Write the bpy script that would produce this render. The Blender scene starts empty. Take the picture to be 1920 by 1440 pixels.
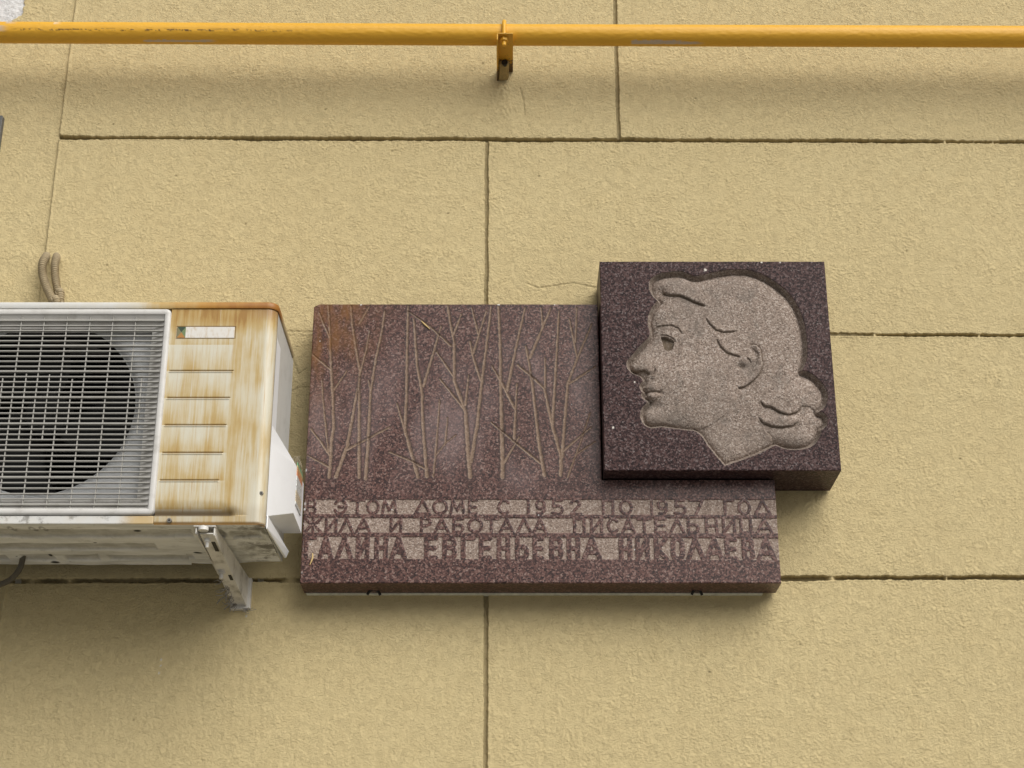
import bpy, bmesh, math, random
import numpy as np
R = math.radians
scene = bpy.context.scene

# ------------------------------------------------------------------ camera, world, sun, exposure
FPX = 3050.0; TH = R(22.3); D = 3.75; H = 1.6          # focal length in photo pixels, pitch, distance to wall, eye height
cam_d = bpy.data.cameras.new('camera'); cam = bpy.data.objects.new('camera', cam_d)
scene.collection.objects.link(cam); scene.camera = cam
cam.location = (0, -D, H); cam.rotation_euler = (R(90) + TH, 0, 0)
cam_d.sensor_width = 36; cam_d.lens = FPX / 1920 * 36; cam_d.clip_end = 500
world = bpy.data.worlds.new("World"); scene.world = world; world.use_nodes = True
SUN_EL, SUN_AZ = 40.0, 31.0                               # elevation, degrees to the right of straight out from the wall
wn = world.node_tree.nodes; wl = world.node_tree.links
sky = wn.new('ShaderNodeTexSky'); sky.sky_type = 'NISHITA'; sky.sun_disc = False
sky.sun_elevation = R(SUN_EL); sky.sun_rotation = R(180 - SUN_AZ); sky.dust_density = 4; sky.air_density = 1.0
hs = wn.new('ShaderNodeHueSaturation'); hs.inputs['Saturation'].default_value = 0.22
wl.new(sky.outputs[0], hs.inputs['Color']); wl.new(hs.outputs[0], wn['Background'].inputs[0])
wn['Background'].inputs[1].default_value = 0.05
sd = bpy.data.lights.new('sun', 'SUN'); sun = bpy.data.objects.new('sun', sd); scene.collection.objects.link(sun)
sd.energy = 2.3; sd.angle = R(54); sd.color = (1.0, 0.955, 0.88)
sun.rotation_euler = (R(90 - SUN_EL), 0, R(SUN_AZ))
scene.view_settings.view_transform = 'Standard'; scene.view_settings.look = 'None'
scene.view_settings.exposure = 0.38; scene.view_settings.gamma = 1

# ------------------------------------------------------------------ helpers
def U(px, py, y):
    """world point on the plane at depth y that the photograph shows at (px, py)"""
    u = (px - 960) / FPX; v = (720 - py) / FPX
    dy = math.cos(TH) - v * math.sin(TH); dz = math.sin(TH) + v * math.cos(TH)
    t = (y + D) / dy
    return (u * t, y, H + dz * t)
def UXZ(px, py, y):
    p = U(px, py, y); return (p[0], p[2])

_rng = np.random.RandomState(7)
_perm = np.tile(_rng.permutation(256), 3)
_ang = _rng.rand(256) * 2 * np.pi
_gx, _gy = np.cos(_ang), np.sin(_ang)
def perlin(x, y, seed=0):
    x = np.asarray(x, float) + seed * 17.31; y = np.asarray(y, float) + seed * 9.77
    xi = np.floor(x).astype(int); yi = np.floor(y).astype(int); xf = x - xi; yf = y - yi
    u = xf * xf * xf * (xf * (xf * 6 - 15) + 10); v = yf * yf * yf * (yf * (yf * 6 - 15) + 10)
    def g(dx, dy):
        h = _perm[(_perm[(xi + dx) & 255] + yi + dy) & 255]
        return _gx[h] * (xf - dx) + _gy[h] * (yf - dy)
    a = g(0, 0) * (1 - u) + g(1, 0) * u; b = g(0, 1) * (1 - u) + g(1, 1) * u
    return (a * (1 - v) + b * v) * 1.5
def fbm(x, y, n=3, seed=0):
    s = 0; a = 1
    for i in range(n): s = s + a * perlin(x * 2**i, y * 2**i, seed + i); a *= .5
    return s
def sstep(a, b, x):
    t = np.clip((x - a) / (b - a), 0, 1); return t * t * (3 - 2 * t)

def tag(o, label=None, cat=None, group=None, kind=None):
    if label: o['label'] = label
    if cat: o['category'] = cat
    if group: o['group'] = group
    if kind: o['kind'] = kind
    return o
def empty(name, loc):
    o = bpy.data.objects.new(name, None); scene.collection.objects.link(o); o.location = loc
    o.empty_display_size = .05
    return o
def link_mesh(name, me, mat, parent=None):
    me.materials.append(mat)
    o = bpy.data.objects.new(name, me); scene.collection.objects.link(o)
    if parent is not None:
        o.parent = parent
        w = [0., 0., 0.]; p = parent
        while p is not None: w = [w[i] + p.location[i] for i in range(3)]; p = p.parent
        o.location = tuple(-c for c in w)       # geometry is written in world space
    return o
class MB:
    def __init__(s): s.v = []; s.f = []
    def add(s, vs, fs):
        b = len(s.v); s.v += [tuple(p) for p in vs]; s.f += [tuple(i + b for i in f) for f in fs]
    def box(s, x0, x1, y0, y1, z0, z1):
        s.add([(x0,y0,z0),(x1,y0,z0),(x1,y1,z0),(x0,y1,z0),(x0,y0,z1),(x1,y0,z1),(x1,y1,z1),(x0,y1,z1)],
              [(0,3,2,1),(4,5,6,7),(0,1,5,4),(1,2,6,5),(2,3,7,6),(3,0,4,7)])
    def hexa(s, p):   # eight corners ordered as in box
        s.add(p, [(0,3,2,1),(4,5,6,7),(0,1,5,4),(1,2,6,5),(2,3,7,6),(3,0,4,7)])
    def loft(s, rings, closed=True, cap0=False, cap1=False):
        n = len(rings[0]); vs = [p for r in rings for p in r]; fs = []
        for i in range(len(rings) - 1):
            for j in range(n if closed else n - 1):
                k = (j + 1) % n
                fs.append((i*n+j, i*n+k, (i+1)*n+k, (i+1)*n+j))
        if cap0: fs.append(tuple(range(n))[::-1])
        if cap1: fs.append(tuple((len(rings)-1)*n + j for j in range(n)))
        s.add(vs, fs)
    def tube(s, path, rad, n=12, caps=True):
        P = np.array(path, float); m = len(P)
        rad = np.ones(m) * rad if np.isscalar(rad) else np.array(rad)
        T = np.gradient(P, axis=0); T /= np.linalg.norm(T, axis=1)[:, None] + 1e-12
        ref = np.array([0, 0, 1.]) if abs(T[0][2]) < .8 else np.array([1., 0, 0])
        rings = []; nn = ref - T[0] * ref.dot(T[0]); nn /= np.linalg.norm(nn)
        for i in range(m):
            nn = nn - T[i] * nn.dot(T[i]); nn /= np.linalg.norm(nn); b = np.cross(T[i], nn)
            rings.append([tuple(P[i] + rad[i] * (math.cos(a) * nn + math.sin(a) * b)) for a in np.linspace(0, 2*np.pi, n, endpoint=False)])
        s.loft(rings, True, caps, caps)
    def disc(s, c, r, y0, y1, n=20):   # short cylinder along y
        a = np.linspace(0, 2*np.pi, n, endpoint=False)
        s.loft([[(c[0]+r*math.cos(t), y, c[1]+r*math.sin(t)) for t in a] for y in (y0, y1)], True, True, True)
    def build(s, name, mat, parent=None, smooth=None, bevel=0, solid=0):
        me = bpy.data.meshes.new(name); me.from_pydata(s.v, [], s.f); me.update()
        bm = bmesh.new(); bm.from_mesh(me); bmesh.ops.recalc_face_normals(bm, faces=bm.faces); bm.to_mesh(me); bm.free()
        o = link_mesh(name, me, mat, parent)
        if smooth is not None:
            me.polygons.foreach_set('use_smooth', [True] * len(me.polygons)); me.set_sharp_from_angle(angle=R(smooth))
        if solid:
            m = o.modifiers.new('solid', 'SOLIDIFY'); m.thickness = solid; m.offset = 0
        if bevel:
            m = o.modifiers.new('bevel', 'BEVEL'); m.width = bevel; m.segments = 2; m.limit_method = 'ANGLE'; m.angle_limit = R(40)
        return o
def smooth_path(pts, n=40):
    P = np.array(pts, float); P = np.vstack([2*P[0]-P[1], P, 2*P[-1]-P[-2]]); out = []
    k = len(P) - 3
    for t in np.linspace(0, k - 1e-6, n):
        i = int(t); f = t - i; a, b, c, d = P[i:i+4]
        out.append(.5*((2*b)+(-a+c)*f+(2*a-5*b+4*c-d)*f*f+(-a+3*b-3*c+d)*f**3))
    return out
def np_mesh(name, V, F, mat, parent=None, attrs=None, smooth=True):
    V = np.asarray(V, np.float32); F = np.asarray(F, np.int32)
    used = np.unique(F); rm = np.full(len(V), -1, np.int32); rm[used] = np.arange(len(used), dtype=np.int32)
    V = V[used]; F = rm[F]
    me = bpy.data.meshes.new(name)
    me.vertices.add(len(V)); me.vertices.foreach_set('co', V.ravel())
    me.loops.add(F.size); me.loops.foreach_set('vertex_index', F.ravel())
    me.polygons.add(len(F)); me.polygons.foreach_set('loop_start', np.arange(0, F.size, F.shape[1], dtype=np.int32))
    me.polygons.foreach_set('use_smooth', np.ones(len(F), bool) if smooth else np.zeros(len(F), bool))
    for k, a in (attrs or {}).items():
        at = me.attributes.new(k, 'FLOAT', 'POINT'); at.data.foreach_set('value', np.asarray(a, np.float32).ravel()[used])
    me.update(calc_edges=True); me.validate()
    return link_mesh(name, me, mat, parent)
def grid_faces(nz, nx):
    i = np.arange(nz*nx).reshape(nz, nx)
    return np.stack([i[:-1,:-1].ravel(), i[:-1,1:].ravel(), i[1:,1:].ravel(), i[1:,:-1].ravel()], 1)
def seg_dist(X, Z, a, b):
    """distance to a segment, position along it, signed side"""
    ax, az = a; bx, bz = b; dx, dz = bx-ax, bz-az; L2 = dx*dx+dz*dz + 1e-12
    t = np.clip(((X-ax)*dx+(Z-az)*dz)/L2, 0, 1)
    return np.hypot(X-ax-t*dx, Z-az-t*dz), t, (dx*(Z-az)-dz*(X-ax))
def poly_line(X, Z, pts):
    """nearest distance, fraction along the whole line, signed side"""
    L = np.array([math.dist(pts[i], pts[i+1]) for i in range(len(pts)-1)]); c = np.concatenate([[0], np.cumsum(L)]); tot = c[-1]
    best = np.full(X.shape, 9.); fr = np.zeros(X.shape); sg = np.zeros(X.shape)
    for i in range(len(pts)-1):
        d, t, s = seg_dist(X, Z, pts[i], pts[i+1]); m = d < best - 1e-9
        best = np.where(m, d, best); fr = np.where(m, (c[i]+t*L[i])/tot, fr); sg = np.where(m, np.sign(s), sg)
    return best, fr, sg
def inside(X, Z, pts):
    r = np.zeros(X.shape, bool); n = len(pts)
    for i in range(n):
        (x1, z1), (x2, z2) = pts[i], pts[(i+1) % n]
        if z1 == z2: continue
        c = ((z1 > Z) != (z2 > Z)) & (X < (x2-x1)*(Z-z1)/(z2-z1)+x1); r ^= c
    return r

# ------------------------------------------------------------------ node materials
class NT:
    def __init__(s, name, rough=.6, metal=0.):
        s.m = bpy.data.materials.new(name); s.m.use_nodes = True; s.t = s.m.node_tree; s.n = s.t.nodes
        s.b = s.n['Principled BSDF']; s.b.inputs['Roughness'].default_value = rough; s.b.inputs['Metallic'].default_value = metal
        g = s.n.new('ShaderNodeNewGeometry'); s.pos = g.outputs['Position']
        sp = s.n.new('ShaderNodeSeparateXYZ'); s.t.links.new(s.pos, sp.inputs[0]); s.x, s.y, s.z = sp.outputs
    def put(s, sock, v):
        if isinstance(v, bpy.types.NodeSocket): s.t.links.new(v, sock)
        elif isinstance(v, tuple) and len(v) == 3 and sock.type == 'RGBA': sock.default_value = v + (1,)
        else: sock.default_value = v
    def math(s, op, a, b=0., c=0.):
        n = s.n.new('ShaderNodeMath'); n.operation = op
        for i, v in enumerate((a, b, c)): s.put(n.inputs[i], v)
        return n.outputs[0]
    def add(s, a, b): return s.math('ADD', a, b)
    def mul(s, a, b): return s.math('MULTIPLY', a, b)
    def mapr(s, v, a, b, c=0., d=1., smooth=True):
        n = s.n.new('ShaderNodeMapRange'); n.interpolation_type = 'SMOOTHSTEP' if smooth else 'LINEAR'
        for i, q in enumerate((v, a, b, c, d)): s.put(n.inputs[i], q)
        return n.outputs[0]
    def scaled(s, sx, sy, sz, off=(0,0,0)):
        n = s.n.new('ShaderNodeMapping'); s.t.links.new(s.pos, n.inputs[0]); n.inputs['Scale'].default_value = (sx, sy, sz); n.inputs['Location'].default_value = off
        return n.outputs[0]
    def noise(s, vec=None, scale=1., detail=3., rough=.5, dist=0.):
        n = s.n.new('ShaderNodeTexNoise'); s.t.links.new(vec if vec else s.pos, n.inputs['Vector'])
        n.inputs['Scale'].default_value = scale; n.inputs['Detail'].default_value = detail; n.inputs['Roughness'].default_value = rough; n.inputs['Distortion'].default_value = dist
        return n.outputs['Fac']
    def voro(s, vec=None, scale=1., feature='F1'):
        n = s.n.new('ShaderNodeTexVoronoi'); n.feature = feature; s.t.links.new(vec if vec else s.pos, n.inputs['Vector']); n.inputs['Scale'].default_value = scale
        return n
    def ramp(s, fac, stops, const=False):
        n = s.n.new('ShaderNodeValToRGB'); e = n.color_ramp.elements
        if const: n.color_ramp.interpolation = 'CONSTANT'
        while len(e) < len(stops): e.new(.5)
        for q, (p, c) in zip(e, stops): q.position = p; q.color = tuple(c) + (1,)
        s.put(n.inputs[0], fac); return n.outputs[0]
    def mix(s, f, a, b, blend='MIX'):
        n = s.n.new('ShaderNodeMix'); n.data_type = 'RGBA'; n.blend_type = blend
        s.put(n.inputs[0], f); s.put(n.inputs[6], a); s.put(n.inputs[7], b); return n.outputs[2]
    def attr(s, name):
        n = s.n.new('ShaderNodeAttribute'); n.attribute_name = name; return n.outputs['Fac']
    def color(s, c): s.put(s.b.inputs['Base Color'], c); return s
    def rough(s, r): s.put(s.b.inputs['Roughness'], r); return s
    def bump(s, h, dist=.001, strength=1.):
        n = s.n.new('ShaderNodeBump'); n.inputs['Distance'].default_value = dist; n.inputs['Strength'].default_value = strength
        s.put(n.inputs['Height'], h); s.t.links.new(n.outputs[0], s.b.inputs['Normal']); return s

def plain(name, c, rough=.6, metal=0., var=.25, scale=60.):
    t = NT(name, rough, metal); f = t.noise(scale=scale, detail=5)
    t.color(t.mix(f, tuple(q*(1-var) for q in c), tuple(min(1, q*(1+var)) for q in c))); t.bump(f, .0004, .5); return t.m

def m_stucco():
    t = NT('painted_stucco', .85)
    big = t.noise(scale=2.3, detail=4); mid = t.noise(scale=19, detail=5); fine = t.noise(scale=420, detail=3)
    c = t.mix(t.mapr(big, .3, .7), (.596,.488,.262), (.614,.506,.275))
    c = t.mix(t.mapr(mid, .35, .75), c, (.590,.480,.256))
    c = t.mix(t.mapr(fine, .55, .8, 0, .2), c, (.50,.395,.205))
    run = t.noise(t.scaled(7, 7, .8), detail=5, rough=.6); c = t.mix(t.mapr(run, .5, .75, 0, .22), c, (.50,.405,.215))
    c = t.mix(t.mul(t.attr('grime'), .8), c, (.10,.075,.035))
    c = t.mix(t.attr('plaster'), c, t.mix(mid, (.62,.62,.63), (.8,.8,.8)))
    c = t.mix(t.attr('fleck'), c, (.62,.6,.54))
    t.color(c); e1 = t.mapr(t.noise(t.scaled(150, 150, 195), detail=2, rough=.5, dist=.8), .485, .53)
    e2 = t.mapr(t.noise(t.scaled(260, 260, 320, (3, 1, 2)), detail=2, rough=.5, dist=.6), .485, .54)
    p1 = t.mapr(t.noise(scale=55, detail=2), .36, .62, .25, 1); p2 = t.mapr(t.noise(t.scaled(52, 52, 52, (5, 5, 5)), detail=2), .36, .62, .25, 1)
    h = t.add(t.add(t.mul(e1, p1), t.mul(t.mul(e2, p2), .6)), t.add(t.mul(t.noise(scale=320, detail=3, rough=.6), .35), t.mul(t.noise(scale=90, detail=2), .2)))
    t.bump(h, .0012, .9); return t.m
def m_pipe():
    t = NT('yellow_enamel', .5)
    n = t.noise(scale=14, detail=4); w = t.noise(t.scaled(60, 200, 200), detail=4)
    c = t.mix(n, (.70,.365,.024), (.77,.425,.036)); c = t.mix(t.mapr(w, .6, .8, 0, .35), c, (.4,.19,.02))
    c = t.mix(t.attr('primer'), c, (.52,.42,.33)); c = t.mix(t.attr('rust'), c, (.06,.03,.012))
    c = t.mix(t.attr('chip'), c, (.75,.72,.68))
    t.color(c); t.bump(t.noise(t.scaled(110, 200, 200), detail=4), .0008, .6); return t.m
def granite_polish(t, k=(1,1,1)):
    v = t.voro(t.pos, 290); r = t.n.new('ShaderNodeSeparateColor'); t.t.links.new(v.outputs['Color'], r.inputs[0])
    f = t.add(t.mul(r.outputs[0], .80), t.mul(t.noise(scale=520, detail=3), .28))
    S = lambda c: tuple(q*w*g for q, w, g in zip(c, k, (.70,.665,.645)))
    return t.ramp(f, [(0, S((.014,.009,.009))), (.28, S((.052,.028,.028))), (.50, S((.105,.054,.049))), (.72, S((.180,.092,.080))), (.90, S((.29,.19,.17))), (.99, S((.40,.33,.30)))])
def granite_carved(t, warm=1.):
    v = t.voro(t.pos, 330); r = t.n.new('ShaderNodeSeparateColor'); t.t.links.new(v.outputs['Color'], r.inputs[0])
    f = t.add(t.mul(r.outputs[0], .8), t.mul(t.noise(scale=700, detail=2), .25))
    return t.ramp(f, [(0, (.040,.033,.029)), (.12, (.145,.112,.093)), (.30, (.250,.197,.165)), (.68, (.345,.276,.233)), (.95, (.54,.47,.42))])
def m_slab():
    t = NT('polished_brown_granite', .3)
    c = granite_polish(t)
    sheen_dust = t.noise(t.scaled(11, 11, 4.5), detail=5); pat = t.noise(scale=5, detail=2)
    c = t.mix(t.mul(t.mul(t.mapr(sheen_dust, .4, .75, 0, .32), t.mapr(pat, .20, .6, .35, 1)), t.mul(t.mapr(t.z, 2.79, 2.87), t.mapr(t.z, 3.30, 3.15))), c, (.29,.225,.225))  # paler mid-slab: gloss reflection painted into the colour, along with some dust
    c = t.mix(t.attr('carve'), c, t.mix(.22, granite_carved(t), (.21,.135,.11)))
    c = t.mix(t.mul(t.attr('tree'), .5), c, (.235,.155,.095))
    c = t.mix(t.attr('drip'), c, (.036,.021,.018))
    rn = t.noise(t.scaled(30, 30, 11), detail=4)
    c = t.mix(t.mul(t.attr('stain'), t.mapr(rn, .3, .75)), c, (.20,.085,.018))
    c = t.mix(t.attr('white'), c, (.7,.7,.7))
    t.color(c); t.b.inputs['Specular IOR Level'].default_value = .30; t.rough(t.add(t.mapr(t.attr('carve'), 0, 1, .30, .85, False), t.mul(pat, .12)))
    t.bump(t.mul(t.noise(scale=800, detail=3), t.mapr(t.attr('carve'), 0, 1, .08, 1, False)), .0012, .8); return t.m
def m_block():
    t = NT('dark_violet_granite', .3)
    c = granite_polish(t, (.66,.76,.86))
    cv = granite_carved(t); blot = t.noise(scale=11, detail=4)
    cv = t.mix(t.mapr(blot, .35, .75, 0, .5), cv, (.21,.175,.15))
    gm2 = t.noise(t.scaled(24, 24, 17), detail=5, rough=.65); cv = t.mix(t.mapr(gm2, .48, .72, 0, .5), cv, (.15,.135,.12))
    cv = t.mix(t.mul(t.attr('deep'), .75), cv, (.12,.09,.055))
    c = t.mix(t.attr('carve'), c, cv); c = t.mix(t.attr('white'), c, (.7,.66,.6))
    t.color(c); t.b.inputs['Specular IOR Level'].default_value = .10; t.rough(t.mapr(t.attr('carve'), 0, 1, .36, .88, False))
    t.bump(t.mul(t.noise(scale=620, detail=4), t.mapr(t.attr('carve'), 0, 1, .06, 1, False)), .0018, .9); return t.m
def streaks(t, seed=0.):
    a = t.noise(t.scaled(66, 30, 5.5, (seed, 0, 0)), detail=6, rough=.6, dist=.35); b = t.noise(t.scaled(260, 100, 9, (seed*2, 0, 0)), detail=4, dist=.2); d = t.noise(t.scaled(16, 16, 11), detail=4)
    return t.add(t.add(t.mul(a, .46), t.mul(b, .22)), t.mul(d, .34))
WHITE = (.66,.66,.64)
def m_panel(ribs):
    t = NT('rust_stained_panel', .42)
    st = streaks(t)
    f = t.mapr(st, .30, .80)
    z0, dz = ribs
    cell = t.math('FRACT', t.math('DIVIDE', t.math('SUBTRACT', z0, t.z), dz))          # 0 just under a rib, 1 just above the next
    inrib = t.mul(t.mapr(t.z, 3.09, 3.07), t.mapr(t.x, -.622, -.632))
    f = t.add(f, t.mul(inrib, t.mapr(cell, 0, 1, -.34, .10, False)))
    f = t.add(f, t.mul(t.mapr(t.z, 3.085, 3.14), .42))
    f = t.add(f, t.mul(t.mul(t.mapr(t.x, -.635, -.615), t.mapr(t.x, -.592, -.612)), .14))
    f = t.add(f, t.mapr(t.x, -.572, -.548, 0, -.22))
    c = t.ramp(f, [(0, (.63,.60,.49)), (.28, (.58,.50,.335)), (.55, (.50,.37,.165)), (.82, (.43,.275,.085)), (1, (.34,.185,.045))])
    thin = t.noise(t.scaled(330, 100, 4.5, (4, 0, 0)), detail=5, rough=.6); c = t.mix(t.mul(t.mapr(thin, .56, .68, 0, .75), t.mapr(t.noise(t.scaled(30, 30, 9)), .4, .6)), c, (.43,.235,.055))
    pale = t.noise(t.scaled(210, 80, 3.2, (9, 0, 0)), detail=4); c = t.mix(t.mapr(pale, .60, .70, 0, .6), c, (.62,.60,.52))
    c = t.mix(t.mul(t.mapr(t.z, 3.12, 3.155, 0, .6), t.mapr(t.x, -.62, -.545)), c, (.27,.13,.05))
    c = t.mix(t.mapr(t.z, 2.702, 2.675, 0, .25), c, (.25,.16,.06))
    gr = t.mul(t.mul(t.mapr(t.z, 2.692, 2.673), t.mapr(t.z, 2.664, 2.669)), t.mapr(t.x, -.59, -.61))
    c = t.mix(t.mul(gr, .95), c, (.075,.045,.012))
    c = t.mix(t.attr('crease'), c, (.20,.115,.035))
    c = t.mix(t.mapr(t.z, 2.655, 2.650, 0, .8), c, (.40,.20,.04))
    t.color(c); t.bump(t.noise(scale=500, detail=2), .0003, .4); return t.m
def m_lid():
    t = NT('rusty_lid_paint', .45); n = t.noise(t.scaled(9, 9, 30), detail=5); s = t.noise(t.scaled(70, 40, 12), detail=4)
    f = t.add(t.mapr(t.x, -1.02, -.60, 0, .95), t.mul(t.math('SUBTRACT', n, .5), .5)); f = t.add(f, t.mul(t.math('SUBTRACT', s, .5), .3))
    c = t.ramp(f, [(0, WHITE), (.3, (.62,.58,.48)), (.55, (.53,.38,.16)), (.8, (.47,.24,.045)), (1, (.34,.14,.025))])
    c = t.mix(t.mul(t.mapr(t.x, -.56, -.545), t.mapr(t.y, -.36, -.30)), c, (.50,.40,.22))
    t.color(c); t.bump(n, .0003, .4); return t.m
def m_lip():
    t = NT('lower_lip_paint', .5); n = t.noise(scale=30, detail=6, rough=.7); s = t.noise(t.scaled(40, 40, 40), detail=3)
    f = t.add(t.mapr(t.x, -.86, -.80), t.mul(t.math('SUBTRACT', s, .5), .5))
    c = t.mix(t.mapr(n, .46, .64, 0, .8), WHITE, (.20,.19,.17)); c = t.mix(f, c, (.56,.42,.22)); t.color(c); return t.m
def m_white(name, c=WHITE, dirt=.25, rough=.5, sx=25):
    t = NT(name, rough); n = t.noise(t.scaled(sx, 25, 25), detail=6, rough=.65)
    t.color(t.mix(t.mapr(n, .45, .8, 0, dirt), c, (.22,.20,.16))); t.bump(t.noise(scale=300), .0002, .3); return t.m
def m_under():
    t = NT('dusty_underside', .8)
    a = t.noise(t.scaled(5, 22, 20), detail=7, rough=.66, dist=1.0); b = t.noise(scale=28, detail=6, rough=.7)
    c = t.mix(t.mapr(a, .35, .7), (.76,.765,.75), (.54,.54,.51)); c = t.mix(t.mapr(b, .55, .8, 0, .55), c, (.14,.125,.10))
    c = t.mix(t.mul(t.mapr(t.x, -.66, -.56), t.mapr(b, .4, .62, 0, .8)), c, (.09,.08,.06))
    c = t.mix(t.mul(t.attr('rec'), t.mapr(b, .3, .6, .30, .6)), c, (.24,.225,.19))  # emboss recesses darkened: shading painted in, together with some dirt
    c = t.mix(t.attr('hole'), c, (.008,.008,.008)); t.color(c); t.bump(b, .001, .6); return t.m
def m_clamp():
    t = NT('rusting_enamel', .5); n = t.noise(scale=120, detail=5, rough=.65); k = t.mapr(t.y, -.085, -.015)
    c = t.mix(t.mapr(t.add(n, t.mul(k, .30)), .58, .72), (.62,.33,.026), (.10,.052,.018)); t.color(c); t.bump(n, .0006, .6); return t.m
def m_ground():
    t = NT('paving_asphalt', .9); n = t.noise(scale=3, detail=8, rough=.7)
    t.color(t.mix(n, (.15,.15,.148), (.24,.24,.235))); t.bump(t.noise(scale=90, detail=4), .004, .6); return t.m
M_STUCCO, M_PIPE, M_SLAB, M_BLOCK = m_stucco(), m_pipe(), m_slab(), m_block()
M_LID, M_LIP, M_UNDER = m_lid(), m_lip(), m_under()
M_GRILLE = m_white('grille_plastic', (.38,.372,.345), .4, .5)
M_FRAME = m_white('grille_frame_plastic', (.64,.63,.61), .45, .4)
M_SHROUD = m_white('fan_shroud_plastic', (.66,.68,.70), .3, .45)
M_COVER = m_white('white_cover_plastic', (.89,.91,.94), .05, .38)
M_SIDE = m_white('casing_enamel', (.60,.60,.57), .25, .45)
M_DARK = plain('dark_coil', (.004,.004,.004), .9)
M_BLADE = plain('fan_blade_plastic', (.016,.0165,.0165), .6, 0, .3)
M_BRKT = m_white('dirty_bracket_paint', (.66,.64,.595), .8, .55, 40)
M_STEEL = plain('dull_screw_steel', (.22,.21,.19), .45, .7)
M_WBOLT = plain('white_bolt_paint', (.72,.71,.68), .5)
M_CONDUIT = plain('dusty_conduit', (.35,.285,.18), .85, 0, .45, 130.)
M_HOSE = plain('black_hose', (.10,.088,.066), .7)
M_MORTAR = plain('pale_mortar', (.48,.44,.36), .9, 0, .4, 90.)
M_BLACK = plain('black_iron', (.014,.013,.012), .6)
M_STRAW = plain('dry_straw', (.62,.45,.20), .7)
M_FIBRE = plain('dry_fibre', (.28,.24,.17), .8)
M_GALV = plain('grey_sheet_steel', (.13,.13,.125), .6, .1)
M_GRILLDARK = M_STEEL

for q in (M_DARK, M_BLADE): q.node_tree.nodes['Principled BSDF'].inputs['Specular IOR Level'].default_value = .08

# ------------------------------------------------------------------ ground
gm = MB(); gm.add([(-200,-400,0),(200,-400,0),(200,0.6,0),(-200,0.6,0)], [(0,1,2,3)])
tag(gm.build('pavement', m_ground()), kind='structure')

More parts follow.
